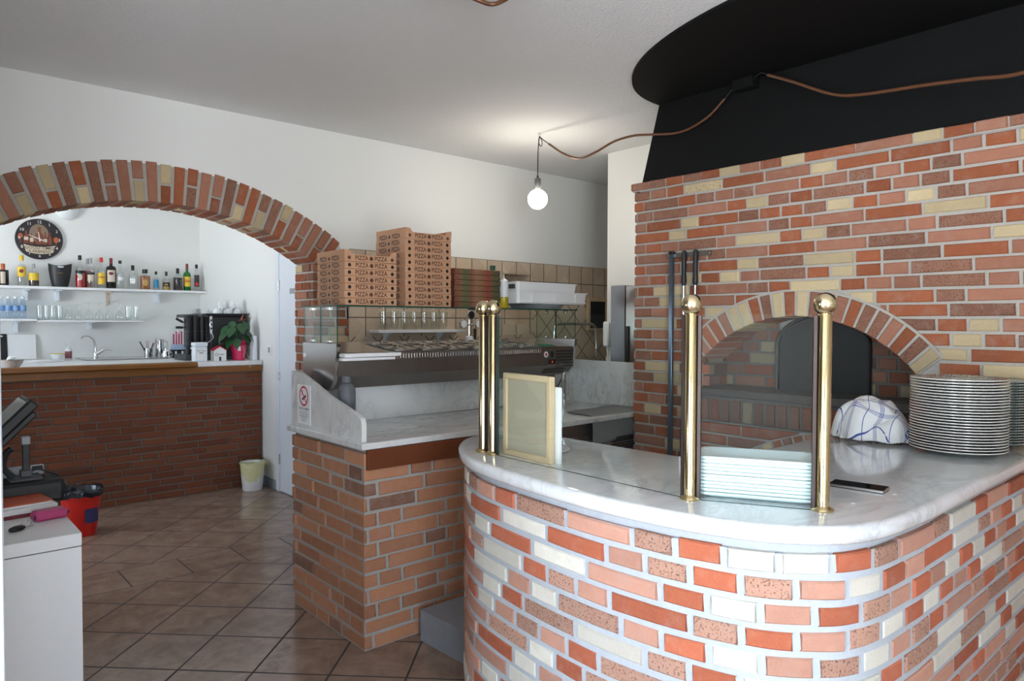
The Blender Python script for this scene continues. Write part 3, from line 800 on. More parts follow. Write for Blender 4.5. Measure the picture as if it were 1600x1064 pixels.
ring_y(m, AY, ACZ, OR_, OW, PI/2+half+.05, PI/2-half-.05, 22, XO-.014, XO+.26, rng)
m.build('mouth_arch', [M['brick'], M['mortar']], oven)
m = MB(); ring_y(m, LY, LZ, LR, .11, PI/2+.66, PI/2-.66, 22, XO-.012, XO+.05, rng); m.box(XO+.012, XO+.019, LY-.56, LY+.56, 0, .9, 0, 2)  # flat black plate stands in for the store's unlit inside
m.build('wood_store_arch', [M['brick'], M['mortar'], M['soot']], oven)
# recess inside the mouth: side cheeks and back wall in brick
m = MB(); XB = XO+.25
def rec_ex(z): return [(JY1-1.955, JY1-1.475)] if z < 1.545 else []
brickwork(m, Path([(XB, JY1), (XB, JY0)]), MZ+.004, 7, .066, .055, .011, rng, d=.004, excl=rec_ex, L=(.2, .1))
brickwork(m, Path([(XB, JY0), (XO+.012, JY0)]), MZ+.004, 5, .066, .055, .011, rng, d=.004, L=(.16, .12))
brickwork(m, Path([(XO+.012, JY1), (XB, JY1)]), MZ+.004, 5, .066, .055, .011, rng, d=.004, L=(.16, .12))
m.build('mouth_lining', [M['brick_sooty'], M['mortar_sooty']], oven)
# soldier course below the mantel
m = MB(); y = JY1+.004
while y > JY0-.02:
    bt = rng.random()+1e-4; y2 = y-.054
    p2 = Path([(XO-.010, y), (XO-.010, y2)]); brick(m, p2, 0, .054, .985, MZ-.062, .006, bt, rng.random()); y = y2-.012
m.box(XO-.008, XO+.05, JY0-.03, JY1+.004, .978, MZ-.045, 0, 1)
m.build('soldier_course', [M['brick_sooty'], M['mortar_sooty']], oven)
m = MB(); m.box(XO-.030, XB+.02, JY0-.025, JY1+.004, MZ-.042, MZ, .004); m.build('mantel_slab', M['granite'], oven)
# iron door in the mouth
P = [(XB-.004, 1.945, MZ), (XB-.004, 1.945, 1.40)]
P += [(XB-.004, 1.71+.235*math.cos(t), 1.40+.155*math.sin(t)) for t in [PI*k/16 for k in range(1, 16)]] + [(XB-.004, 1.475, 1.40), (XB-.004, 1.475, MZ)]
m = MB(); m.prism(P, (-.020, 0, 0)); d_ = m.build('oven_door', M['soot'], oven)
m = MB(); Q = [(p[0]-.024, 1.71+(p[1]-1.71)*1.04, MZ+(p[2]-MZ)*1.03) for p in P]
m.tube(Q, .011, 6); m.build('door_frame', M['soot'], d_)
m = MB()
hb = [(XO, 2.728), (XO, OY0+.02), (4.20, OY0+.02), (4.20, 2.728)]; ht = [(XO-.002, 2.598), (XO-.002, OY0+.15), (4.20, OY0+.15), (4.20, 2.598)]
m.add([(x, y, 2.368) for x, y in hb] + [(x, y, ZC-.002) for x, y in ht], [(3, 2, 1, 0), (4, 5, 6, 7), (0, 1, 5, 4), (1, 2, 6, 5), (2, 3, 7, 6), (3, 0, 4, 7)])
m.build('hood', M['black_plaster'], oven)
m = MB(); yc = 1.12; out = []
for i in range(61):
    t = PI/2 + PI*i/60; c_, s_ = math.cos(t), math.sin(t); e = .94
    out.append((XO+.93*math.copysign(abs(c_)**e, c_), yc+1.485*math.copysign(abs(s_)**e, s_)))
m.slab(out, ZC-.016, ZC-.001, 0); struct(m.build('ceiling_plate', M['black_plaster']))

# ------------------------------------------------------------------ long-handled oven tools on their rack
m = MB(); m.box(XO-.034, XO-.0125, 2.225, 2.515, 1.905, 1.930, .002); rk = m.build('tool_rack', M['steel_dark'])
tag(rk, 'short metal rack rail on the bricks that holds three long oven tools', 'tool rack')
def tool(y, kind, label):
    X = XO-.042
    t = root('oven_peel', (X, y, 0.15), label, 'oven tool', 'long tools hanging beside the oven')
    m = MB()
    if kind == 0: m.box(X-.011, X+.011, y-.013, y+.013, .50, 1.925, .003); m.build('shaft', M['blue_steel'], t)
    else: m.cyl((X, y, .50), (X, y, 1.76), .0085, 10); m.build('shaft', M['steel'], t)
    m = MB()
    if kind == 0: m.box(X-.014, X+.014, y-.016, y+.016, 1.925, 1.940, .003); m.build('end_cap', M['black'], t)
    else:
        m.lathe([(0, 1.942), (.012, 1.938), (.0165, 1.92), (.014, 1.88), (.0135, 1.80), (.016, 1.76), (.011, 1.74), (0, 1.74)], (X, y, 0), 12); m.build('grip', M['black'], t)
        m = MB(); m.cyl((X, y, .70), (X, y, .92), .013, 10); m.build('lower_grip', M['black'], t)
    m = MB()
    if kind == 2: m.lathe([(0, .17), (.12, .17), (.12, .176), (0, .176)], (0, 0, 0), 24, 0, Matrix.Translation((X, y, .34)) @ Matrix.Rotation(PI/2, 4, 'Y') @ Matrix.Translation((0, 0, -.173)))
    else: m.box(X-.003, X+.003, y-.035, y+.035, .18, .50, .001)
    m.build('blade', M['steel'], t)
M['blue_steel'] = plain('blue_grey_anodised_tube', (.13, .17, .22), .3, .7, .05)
tool(2.473, 0, 'blue-grey square shaft oven tool, leftmost of three on the oven rack')
tool(2.389, 1, 'steel oven tool with black grip hanging in the middle of the rack')
tool(2.312, 1, 'steel oven tool with black grip nearest the oven mouth')

# ------------------------------------------------------------------ cables in brown tube and the bare bulb
jb = MB(); jb.box(XO-.075, XO-.004, 1.955, 2.075, ZC-.075, ZC-.018, .004); o = jb.build('junction_box', M['black_plaster']); tag(o, 'small black junction box where hood meets ceiling', 'junction box')
lamp = root('pendant_lamp', (3.402, 3.574, 2.33), 'bare glowing globe bulb hanging from the ceiling on a thin black cord', 'lamp')
m = MB(); m.lathe([(0, 2.837), (.012, 2.836), (.012, 2.828), (.004, 2.826), (.004, 2.815), (0, 2.815)], (3.402, 3.574, 0), 10); m.build('ceiling_hook', M['white_plastic'], lamp)
m = MB(); m.tube(smoothpts([(3.402, 3.574, 2.815), (3.396, 3.574, 2.79), (3.388, 3.574, 2.70), (3.386, 3.574, 2.60), (3.386, 3.574, 2.53)], 6), .0035, 8)
m.tube([(3.402+.016*math.cos(t), 3.566+.004*math.sin(t), 2.775+.030*math.sin(t)) for t in [2*PI*k/16 for k in range(16)]], .0030, 6, 0, True); m.build('cord', M['black'], lamp)
m = MB(); m.lathe([(0, 2.545), (.006, 2.543), (.010, 2.525), (.0225, 2.520), (.0225, 2.455), (.018, 2.445), (0, 2.445)], (3.386, 3.574, 0), 18); m.build('socket', M['darkgrey'], lamp)
m = MB(); pr_ = [(0, 2.311)]
for k in range(1, 15):
    t = -PI/2 + PI*k/15*.93; pr_.append((.068*math.cos(t), 2.379+.068*math.sin(t)))
pr_ += [(.020, 2.444), (0, 2.446)]
m.lathe(pr_, (3.386, 3.574, 0), 28); m.build('bulb', M['bulb'], lamp)
cb = root('ceiling_cable', (3.41, 2.9, 2.60), 'brown tube cable sagging from the bare bulb to the black hood', 'cable', 'brown tube cables')
m = MB(); m.tube(smoothpts([(3.402, 3.572, 2.812), (3.400, 3.545, 2.79), (3.402, 3.479, 2.744)], 5), .0032, 8); m.build('wire', M['black'], cb)
m = MB(); m.tube(smoothpts([(3.415, 2.135, 2.740), (3.41, 2.09, 2.775), (3.41, 2.06, 2.79)], 4), .0032, 8); m.build('wire', M['black'], cb)
m = MB(); m.tube(smoothpts([(3.402, 3.482, 2.746), (3.402, 3.34, 2.655), (3.402, 3.197, 2.600), (3.405, 3.06, 2.615), (3.41, 2.914, 2.655), (3.41, 2.76, 2.662), (3.41, 2.618, 2.642), (3.41, 2.46, 2.618), (3.41, 2.350, 2.625), (3.412, 2.23, 2.668), (3.415, 2.135, 2.740)], 8), .0072, 10); m.build('tube', M['copper'], cb)
cb = root('ceiling_cable', (3.2, .9, 2.42), 'brown tube cable swinging from the hood box toward the front of the room', 'cable', 'brown tube cables')
m = MB(); m.tube(smoothpts([(3.40, 1.96, 2.80), (3.39, 1.91, 2.815), (3.38, 1.86, 2.79)], 4), .0032, 8); m.build('wire', M['black'], cb)
m = MB(); m.tube(smoothpts([(3.38, 1.865, 2.792), (3.35, 1.72, 2.715), (3.30, 1.50, 2.591), (3.25, 1.336, 2.541), (3.2, 1.062, 2.504), (3.15, .88, 2.47), (3.1, .713, 2.439), (3.0, .45, 2.45), (2.9, .1, 2.55), (2.85, -.2, 2.80)], 8), .0078, 10); m.build('tube', M['copper'], cb)
m = MB(); m.tube(smoothpts([(1.45, 2.30, 2.83), (1.62, 2.215, 2.805), (1.725, 2.155, 2.768), (1.776, 2.135, 2.762), (1.80, 2.085, 2.771), (1.82, 1.98, 2.80), (1.84, 1.80, 2.83)], 8), .0085, 10)
o = m.build('ceiling_cable', M['copper']); tag(o, 'short loop of brown tube cable dipping from the ceiling, top centre', 'cable', 'brown tube cables')

# ------------------------------------------------------------------ curved bar-height counter with marble top
west = [(2.10, 2.32), (1.99, 2.375), (1.865, 2.362), (1.754, 2.300), (1.645, 2.175), (1.540, 1.975), (1.488, 1.70), (1.466, 1.383), (1.478, 1.166), (1.512, .992), (1.572, .848), (1.668, .742), (1.745, .698), (1.860, .672), (2.076, .660)]
outer = [tuple(p) for p in smoothpts(west, 5)] + [(2.5, .664), (XO-.008, .668)]
inner = [(XO-.008, 1.385), (2.50, 1.385), (2.26, 1.39), (2.18, 1.43), (2.152, 1.52), (2.140, 1.80), (2.135, 2.10), (2.125, 2.22)]
ctr = root('pizza_bar_counter', (2.0, 1.3, 0), 'curved counter of red, salmon and cream bricks with a thick white marble top', 'counter')
m = MB(); m.slab(outer + inner, HC-.048, HC, .021); m.build('marble_top', M['marble'], ctr, ang=.9)
bp = []
OP = Path(outer)
for i, p in enumerate(OP.p): q = p - OP.n[i]*.030; bp.append((q.x, q.y))
bp[-1] = (XO-.012, .698)
m = MB(); rng = random.Random(8)
pth = Path(bp)
brickwork(m, pth, .030, 15, .0638, .0470, .0168, rng, L=(.245, .127), pl=lambda q: .04 if (q.x < 1.95 and q.y < 1.22) else .40, d=.006, s0=.02, jit=.003)
ip = [(x-.0, y) for x, y in inner]
body = [(p[0]+.0, p[1]) for p in bp]
m2 = Path(bp); inn = [(XO-.012, 1.345), (2.50, 1.345), (2.25, 1.35), (2.12, 1.42), (2.10, 1.80), (2.09, 2.20)]
bb = [tuple(pth.p[i]-pth.n[i]*.012) for i in range(len(pth.p))]
m.slab(bb + inn, 0, HC-.050, 0, 1)
m.build('brick_base', [M['brick_light'], M['mortar_light']], ctr)

# brass posts and glass screens
posts = [(1.653, 2.034), (1.647, 1.971), (1.639, 1.119), (1.798, .826)]
names_ = ['slim brass post with ball top, farthest of four along the curved counter', 'brass post with ball top standing close beside the farthest post', 'brass post with ball top left of the rectangular white dishes', 'brass post with ball top nearest the phone on the marble']
for i, (px, py) in enumerate(posts):
    t = root('brass_post', (px, py, HC), names_[i], 'post', 'brass posts on the curved counter')
    m = MB(); m.lathe([(0, 0), (.027, 0), (.028, .004), (.026, .008), (.0195, .011), (.0175, .014), (.0175, .012), (0, .012)], (px, py, HC), 24); m.build('foot_ring', M['brass'], t)
    m = MB(); m.lathe([(0, .010), (.0168, .010), (.0168, .505), (.0145, .508), (0, .508)], (px, py, HC), 24); m.build('shaft', M['brass'], t)
    m = MB(); cz = HC+.533; pf = [(0, HC+.503)]
    for k in range(1, 18):
        a = -PI/2+PI*k/18; pf.append((.0295*math.cos(a), cz+.0295*math.sin(a)))
    pf.append((0, cz+.0295)); m.lathe(pf, (px, py, 0), 28); m.build('ball', M['brass_ball'], t)
    nx, ny = posts[min(i+1, 3)] if i < 3 else posts[2]
    d = Vector((nx-px, ny-py)).normalized()
    m = MB(); q = Vector((px, py)) + d*.0225; m.obox((q.x, q.y), (d.x, d.y), (-d.y, d.x), .010, .014, HC+.002, HC+.505, .001)
    if i in (1, 2):
        e = (Vector(posts[i-1])-Vector((px, py))).normalized(); q = Vector((px, py))+e*.0225; m.obox((q.x, q.y), (e.x, e.y), (-e.y, e.x), .010, .014, HC+.002, HC+.505, .001)
    m.build('glazing_channel', M['bronze'], t)
for i, lab in ((0, 'narrow glass pane between the two close brass posts'), (1, 'long glass screen in front of the framed board on the curved counter'), (2, 'glass screen between brass posts in front of white rectangular dishes')):
    a, b = Vector(posts[i]), Vector(posts[i+1]); d = (b-a).normalized(); c_ = (a+b)/2; L_ = (b-a).length-.058
    m = MB(); m.obox((c_.x, c_.y), (d.x, d.y), (-d.y, d.x), L_, .006, HC+.001, 1.552, 0)
    for k in range(len(m.f)):
        n_ = len(m.f)
    P = m.v; 
    for k, f in enumerate(m.f):
        vs_ = [Vector(P[j]) for j in f]; nn = (vs_[1]-vs_[0]).cross(vs_[2]-vs_[0]).normalized(); m.m[k] = 0 if abs(nn.x*(-d.y)+nn.y*d.x) > .9 else 1
    o = m.build('glass_screen', [M['glass'], M['glass_edge']], None, False); tag(o, lab, 'glass screen', 'glass screens of the curved counter')

# framed board leaning behind the long screen
fx, fy0, fy1, fz0, fz1 = 1.672, 1.700, 1.955, HC, HC+.298
bd = root('framed_board', (fx+.01, 1.83, HC), 'pale wooden framed beige board standing behind the glass of the curved counter', 'board')
dv = Vector((.055, 1)).normalized(); dn = Vector((dv.y, -dv.x))
def fbox(m, s0, s1, z0, z1, t0, t1, bev=.002):
    c_ = Vector((fx, fy0)) + dv*(s0+s1)/2 + dn*(t0+t1)/2; m.obox((c_.x, c_.y), (dv.x, dv.y), (dn.x, dn.y), s1-s0, t1-t0, z0, z1, bev)
m = MB(); W_, fwid = .262, .020
fbox(m, 0, fwid, fz0, fz1, 0, .022); fbox(m, W_-fwid, W_, fz0, fz1, 0, .022); fbox(m, fwid, W_-fwid, fz0, fz0+fwid, 0, .022); fbox(m, fwid, W_-fwid, fz1-fwid, fz1, 0, .022); m.build('frame', M['wood_frame'], bd)
m = MB(); fbox(m, fwid, W_-fwid, fz0+fwid, fz1-fwid, .008, .014, 0); m.build('panel', M['kraft'], bd)
m = MB(); fbox(m, -.018, .235, fz0, fz0+.262, .026, .040, .002); o = m.build('white_board', M['white_plastic']); tag(o, 'plain white board tucked behind the beige framed board', 'board')
m = MB(); m.lathe([(0, .001), (.05, .001), (.085, .008), (.092, .012), (.088, .013), (.05, .006), (0, .005)], (1.83, 1.885, HC), 28); o = m.build('saucer', M['china']); tag(o, 'white saucer lying on marble behind the framed board', 'plate')

# stack of rectangular white dishes behind the last screen
def rrect(w_, h_, r, n=5):
    out = []
    for cx_, cy_, s in ((w_/2-r, h_/2-r, 0), (-w_/2+r, h_/2-r, 1), (-w_/2+r, -h_/2+r, 2), (w_/2-r, -h_/2+r, 3)):
        for k in range(n+1):
            t = PI/2*s + PI/2*k/n; out.append((cx_+r*math.cos(t), cy_+r*math.sin(t)))
    return out
m = MB(); rings = []
for w_, h_, z in ((.24, .10, 0), (.25, .11, .001), (.292, .152, .0085), (.303, .163, .0115), (.305, .165, .0135), (.305, .165, .0175), (.302, .162, .0190), (.287, .147, .0165), (.245, .105, .005), (.20, .06, .0045)):
    rings.append([(x, y, z) for x, y in rrect(w_, h_, min(.022, h_*.3))])
n = len(rings[0]); P = [p for r in rings for p in r]; F = [tuple(range(n))[::-1], tuple((len(rings)-1)*n+i for i in range(n))]
for k in range(len(rings)-1):
    for i in range(n): F.append((k*n+i, k*n+(i+1) % n, (k+1)*n+(i+1) % n, (k+1)*n+i))
m.add(P, F); dish = m.build('serving_dish', M['dish_blue'], None, True, (0, 0, 0), 1.0)
dd = (Vector(posts[3])-Vector(posts[2])).normalized(); nn_ = Vector((-dd.y, dd.x)); mid = (Vector(posts[2])+Vector(posts[3]))/2 + nn_*.105
DZ = .0098
for k in range(11):
    o = dish if k == 0 else dup(dish, (0, 0, 0))
    o.location = (mid.x + (k*37 % 5-2)*.0006, mid.y + (k*23 % 5-2)*.0006, HC+.0005+k*DZ); o.rotation_euler = (0, 0, math.atan2(dd.y, dd.x))
    j = 10-k
    tag(o, 'white rectangular serving dish, ' + (ORD[j] + (' of the stack behind the glass' if j == 0 else ' from the top behind the glass')), 'dish', 'rectangular white dishes behind the glass')

# two stacks of stoneware pizza plates
m = MB()
pprof = [(0, 0), (.085, 0), (.088, .002), (.125, .008), (.155, .0165), (.160, .0185), (.160, .0215), (.156, .0215), (.124, .0125), (.085, .0065), (0, .0060)]
m.lathe(pprof, (0, 0, 0), 48); plate = m.build('dinner_plate', M['plate'], None, True, (0, 0, 0), 1.0)
NPL = 26; PP = .0104
prg = random.Random(3)
for k in range(NPL):
    o = plate if k == 0 else dup(plate, (0, 0, 0))
    o.location = (3.01+prg.uniform(-.0012, .0012), .875+prg.uniform(-.0012, .0012), HC+.0005+k*PP); o.rotation_euler = (0, 0, prg.uniform(0, 6))
    j = NPL-1-k
    tag(o, 'grey-green stoneware plate, ' + ORD[j] + (' of the tall stack beside the tea towel' if j == 0 else ' from the top of the stack beside the tea towel'), 'plate', 'stoneware plates in the near stack')
m = MB(); m.lathe([(r*.80, z) for r, z in pprof], (0, 0, 0), 40); pl2 = m.build('side_plate', M['plate'], None, True, (0, 0, 0), 1.0)
for k in range(24):
    o = pl2 if k == 0 else dup(pl2, (0, 0, 0))
    o.location = (3.318, .842, HC+.0005+k*PP)
    j = 23-k
    tag(o, 'pale stoneware plate, ' + ORD[j] + (' of the half-hidden stack at the photo edge' if j == 0 else ' from the top of the half-hidden rear stack'), 'plate', 'stoneware plates in the rear stack')

# crumpled tea towel
m = MB(); nu, nvv = 44, 36; trg = random.Random(4); P = []; UV = []
Rz = .158
for j in range(nvv+1):
    for i in range(nu+1):
        u, v = i/nu*2-1, j/nvv*2-1
        x = 3.075 + u*.115 ; y = 1.205 + v*.150
        r = (abs(u)**2.6 + abs(v)**2.6)**(1/2.6)
        h = max(0, 1-r**2.6)**.62
        fold = .016*math.sin(4.2*v+2.0*u+.6)*(.3+r) + .010*math.sin(8*u-4*v+1.3)*(.35+r) + .006*math.sin(13*v+6*u)*r
        z = Rz*h*(.86+.14*math.sin(1.6*v+1.1*u+.9)) + fold*(.25+.75*min(1, h*2.5)) 
        ex = .010*math.sin(7*v+3*u); ey = .010*math.sin(6*u+2*v+1)
        z = HC + .004 + max(0.0, z) + .004*abs(math.sin(9*(u+v)))
        if r > .97: z = HC + .003 + .006*abs(math.sin(6*u+5*v))
        P.append((x+ex, y+ey, z)); UV.append((u*.55+.13*v+.35, v*.62-.10*u+.2))
F = [(j*(nu+1)+i, j*(nu+1)+i+1, (j+1)*(nu+1)+i+1, (j+1)*(nu+1)+i) for j in range(nvv) for i in range(nu) if ((2*(i+.5)/nu-1)**2)**1.6+((2*(j+.5)/nvv-1)**2)**1.6 < 1.0]
m.add(P, F); m.uv = UV
bmv = [p for p in P]
o = m.build('tea_towel', M['towel'], None, True, (3.075, 1.212, HC+.003), 3.0)
so = o.modifiers.new('thickness', 'SOLIDIFY'); so.thickness = .003; so.offset = 1
tag(o, 'crumpled white tea towel with blue check lines heaped on the marble', 'towel')

# phone and two scraps of paper on the marble
px, py = 2.128, .872; a = Vector((-.145, 1)).normalized(); b_ = Vector((a.y, -a.x))
ph = root('smartphone', (px, py, HC), 'black smartphone lying face up on the marble beside the brass post', 'phone')
m = MB(); m.obox((px, py), (a.x, a.y), (b_.x, b_.y), .152, .074, HC+.0005, HC+.0090, .0025); m.build('case', M['steel_dark'], ph)
m = MB(); m.obox((px, py), (a.x, a.y), (b_.x, b_.y), .148, .070, HC+.0088, HC+.0098, .0004); m.build('screen', M['phone_screen'], ph)
for (x, y, lab) in ((2.121, .770, 'tiny white paper scrap on the marble right of the phone'), (1.93, .805, 'tiny white paper scrap beside the foot of the nearest brass post')):
    m = MB(); m.prism([(x-.008, y-.003, HC+.0003), (x+.006, y-.005, HC+.0003), (x+.009, y+.002, HC+.0003), (x-.004, y+.005, HC+.0003)], (0, 0, .0012)); o = m.build('paper_scrap', M['paper']); tag(o, lab, 'paper scrap')

# ------------------------------------------------------------------ prep counter: brick base, marble top, cold display
PX0, PY0, PY1 = 1.63, 2.872, 3.62
pc = root('prep_counter', (2.4, 3.2, 0), 'low orange-brick preparation counter with veined marble top and brown board edge', 'counter')
m = MB(); rng = random.Random(21)
pth = Path([(2.36, PY1), (PX0, PY1), (PX0, PY0), (2.36, PY0), (2.36, PY1-.01)])
brickwork(m, pth, .006, 13, .0714, .0580, .0134, rng, L=(.262, .131), pl=.7, d=.006, jit=.004)
m.slab([(2.355, PY1-.02), (PX0+.012, PY1-.02), (PX0+.012, PY0+.012), (2.355, PY0+.012)], 0, .937, 0, 1)
m.build('brick_base', [M['brick_plain'], M['mortar_prep']], pc)
top = [(1.606, 2.852), (2.40, 2.852), (2.45, 2.745), (3.645, 2.79), (3.645, 3.66), (1.606, 3.66)]
m = MB(); m.slab(top, HP-.030, HP, .004); m.build('marble_top', M['marble_prep'], pc)
m = MB(); side = [(3.645, HP), (2.890, HP), (2.890, 1.055), (2.897, 1.072), (2.913, 1.084), (3.029, 1.114), (3.229, 1.160), (3.388, 1.212), (3.545, 1.256), (3.600, 1.262), (3.645, 1.262)]
m.prism([(1.627, y, z+(.0005 if z < .98 else 0)) for y, z in side[1:-1]] + [(1.627, 3.645, 1.262), (1.627, 3.645, HP+.0005)], (.025, 0, 0)); o = m.build('marble_end_panel', M['marble_prep']); tag(o, 'sloped marble end panel carrying the no smoking notice', 'panel')
m = MB(); m.box(1.656, 3.20, 3.535, 3.557, HP+.0005, 1.200, .002); o = m.build('marble_back_panel', M['marble_prep']); tag(o, 'long marble back panel on the prep counter below the topping display', 'panel')
m = MB(); m.box(3.646, 3.668, 2.915, 3.66, 0, 1.264, .003); o = m.build('marble_splash_panel', M['marble_prep']); tag(o, 'upright marble splash panel right of the display, beside the oven', 'panel')
m = MB(); m.box(PX0+.004, 2.42, PY0-.024, PY0-.006, .845, .938, .002); m.build('apron_board', M['brown_board'], pc)
m = MB(); m.box(2.50, 3.62, 2.83, 3.60, .02, HP-.032, .004); fr = m.build('fridge_base', M['steel_dark'], pc)
for k in range(3):
    m = MB(); x0 = 2.52+k*.365; m.box(x0, x0+.345, 2.812, 2.832, .16, .86, .004); dr = m.build('drawer_front', M['steel_dark'], pc)
    m = MB(); m.box(x0+.02, x0+.325, 2.800, 2.814, .80, .83, .003); m.build('handle', M['black'], dr)
m = MB()
for k in range(9): m.box(3.30, 3.56, 2.806, 2.812, .70+k*.016, .707+k*.016)
m.build('vent_slats', M['black'], pc)
# no smoking notice
sg = root('no_smoking_sign', (1.627, 3.49, .99), 'white no smoking notice with red ring on the marble side panel', 'sign')
m = MB(); m.box(1.6245, 1.6268, 3.413, 3.567, .99, 1.196, 0); m.build('card', M['paper'], sg)
R_, U_ = (0, -1, 0), (0, 0, 1); xs_ = 1.6243
m = MB()
cy, cz = 3.490, 1.137
P = []; nseg = 32
for i in range(nseg):
    t = 2*PI*i/nseg
    for r in (.043, .053): P.append((xs_, cy+r*math.cos(t), cz+r*math.sin(t)))
m.add(P, [(2*i, 2*i+1, (2*i+3) % (2*nseg), (2*i+2) % (2*nseg)) for i in range(nseg)])
a45 = math.radians(45); m.rect((xs_-.0004, cy, cz), (0, -math.cos(a45), -math.sin(a45)), (0, -math.sin(a45), math.cos(a45)), .088, .009, 0, .0002)
m.build('red_ring', M['sign_red'], sg, False, fixn=False)
m = MB(); m.rect((xs_, cy-.004, cz-.008), (0, -math.cos(.5), math.sin(.5)), (0, math.sin(.5), math.cos(.5)), .050, .013, 0, .0001); m.rect((xs_, cy+.015, cz+.018), (0, -.4, .9), (0, .9, .4), .030, .004, 0, .0001)
m.text('VIETATO FUMARE', .0185, (xs_, 3.490, 1.070), R_, U_, 0, .0002, .80)
for k, body in enumerate(('LEGGE 11.11.1975 N. 584', 'ART. 51 LEGGE 16.1.2003 N. 3', 'SANZIONE AMMINISTRATIVA', 'DA 25 A 250 EURO', 'INCARICATO')):
    m.text(body, .0085, (xs_, 3.490, 1.053-k*.0115), R_, U_, 0, .0002, .95)
m.build('printed_text', M['print_grey'], sg, False, fixn=False)

# grey water bottle
wb = root('water_bottle', (1.722, 3.205, HP), 'matte grey steel water bottle behind the marble side panel', 'bottle')
m = MB(); m.lathe([(0, 0), (.040, 0), (.043, .004), (.043, .205), (.040, .225), (.030, .243), (.021, .250), (0, .250)], (1.722, 3.205, HP+.0005), 28); m.build('body', M['grey_bottle'], wb)
m = MB(); m.lathe([(0, .251), (.022, .251), (.0225, .254), (.0225, .282), (.021, .285), (0, .285)], (1.722, 3.205, HP+.0005), 24); m.build('cap', M['grey_bottle'], wb)

# refrigerated topping display
DX0, DX1, DY0, DY1, DZ0 = 1.70, 3.47, 3.282, 3.655, 1.410
GT = 1.613
ds = root('topping_display', (2.58, 3.45, HP), 'stainless refrigerated topping display with glass guard over the marble counter', 'display case')
FZ = 1.360; SLP = (DZ0-.004-FZ)/(DY1-DY0)
prof = [(DY0, FZ), (DY1, DZ0-.004), (DY1, 1.262), (3.52, 1.200), (3.36, 1.176), (3.315, 1.228), (DY0+.006, 1.246)]
m = MB(); m.prism([(DX0+.022, y, z) for y, z in prof], (DX1-DX0-.044, 0, 0)); m.build('body', M['steel_dark'], ds)
for x0, x1 in ((DX0, DX0+.022), (DX1-.022, DX1)):
    m = MB(); m.prism([(x0, y, z) for y, z in [(DY0-.012, DZ0+.004), (DY1+.004, DZ0+.004), (DY1+.004, 1.255), (3.52, 1.193), (3.36, 1.170), (3.305, 1.222)]], (x1-x0, 0, 0)); ep = m.build('end_panel', M['steel'], ds)
    if x0 < 2:
        m = MB(); m.lathe([(0, 0), (.014, 0), (.014, .008), (.008, .010), (0, .010)], n=16, mat=Matrix.Translation((DX0, 3.630, 1.345)) @ Matrix.Rotation(-PI/2, 4, 'Y')); m.build('round_knob', M['white_plastic'], ep)
for x0, x1 in ((1.730, 2.02), (3.16, DX1-.024)):
    m = MB(); m.prism([(x0, DY0+.004, FZ+.0005), (x0, DY1-.01, DZ0-.005), (x0, DY1-.01, DZ0+.002), (x0, DY0+.004, FZ+.008)], (x1-x0, 0, 0)); m.build('deck_plate', M['steel'], ds)
m = MB(); m.box(2.03, 3.15, DY0-.010, DY0+.012, FZ-.036, FZ+.003, .002); m.build('front_rail', M['steel_dark'], ds)
m = MB()
for k in range(62): m.box(2.045+k*.0178, 2.052+k*.0178, DY0-.0115, DY0-.0095, FZ-.028, FZ-.006)
o = m.build('perforation', M['chrome'], ds); 
m = MB(); m.box(1.712, 2.045, DY0-.075, DY0-.014, FZ-.014, FZ+.006, .003); m.box(1.712, 2.02, DY0-.055, DY0-.014, FZ-.032, FZ-.017, .002); m.build('cutting_board_ledge', M['white_plastic'], ds)
# control end
vf = DY0-.0008
m = MB(); m.disc((3.190, vf, 1.318), (1, 0, 0), (0, 0, 1), .0195, 20); b1 = m.build('round_badge', M['paper'], ds, False, fixn=False)
m = MB(); m.disc((3.190, vf-.0008, 1.318), (1, 0, 0), (0, 0, 1), .010, 14); m.build('badge_mark', M['sign_red'], b1, False, fixn=False)
m = MB(); m.box(3.225, 3.255, DY0-.006, DY0, 1.298, 1.338, .002); m.box(3.205, 3.275, DY0-.006, DY0, 1.255, 1.284, .002); cpn = m.build('control_panel', M['black'], ds)
m = MB(); m.text('-1', .020, (3.240, DY0-.0062, 1.2695), (1, 0, 0), (0, 0, 1), 0, .0006); m.build('red_readout', M['led'], cpn, False, fixn=False)
m = MB()
for r in range(6):
    for c in range(11): m.box(3.282+c*.0148, 3.290+c*.0148, DY0-.0012, DY0+.0005, 1.232+r*.0195, 1.246+r*.0195)
m.build('vent_grille', M['black_matte'], ds)
m = MB()
for r in range(2):
    for c in range(14):
        x = 3.215+c*.0150-r*.006; y0, z0 = 3.318+r*.016, 1.2225-r*.0185
        m.prism([(x, y0-.003, z0), (x+.007, y0-.003, z0), (x+.002, y0+.007, z0-.013), (x-.005, y0+.007, z0-.013)], (0, -.0014, -.0010))
m.build('lower_vent', M['black_matte'], ds)
m = MB(); m.prism([(3.19, DY0+.02, FZ+.0115), (3.30, DY0+.02, FZ+.0115), (3.29, DY0+.10, FZ+.0225), (3.20, DY0+.10, FZ+.0225)], (0, 0, .001)); m.build('green_label', M['green_sticker'], ds)
# legs
for x, y in ((3.440, 3.365), (1.83, 3.40)):
    m = MB(); m.lathe([(0, 0), (.030, 0), (.030, .006), (.0195, .010), (.0195, 1.185-HP+.01), (0, 1.185-HP+.01)], (x, y, HP+.0005), 20); m.build('leg', M['chrome'], ds)
m = MB(); m.tube(smoothpts([(3.462, 3.45, 1.215), (3.50, 3.45, 1.205), (3.505, 3.44, 1.17), (3.47, 3.44, 1.10), (3.44, 3.44, 1.08)], 6), .004, 8); m.build('power_cord', M['black'], ds)
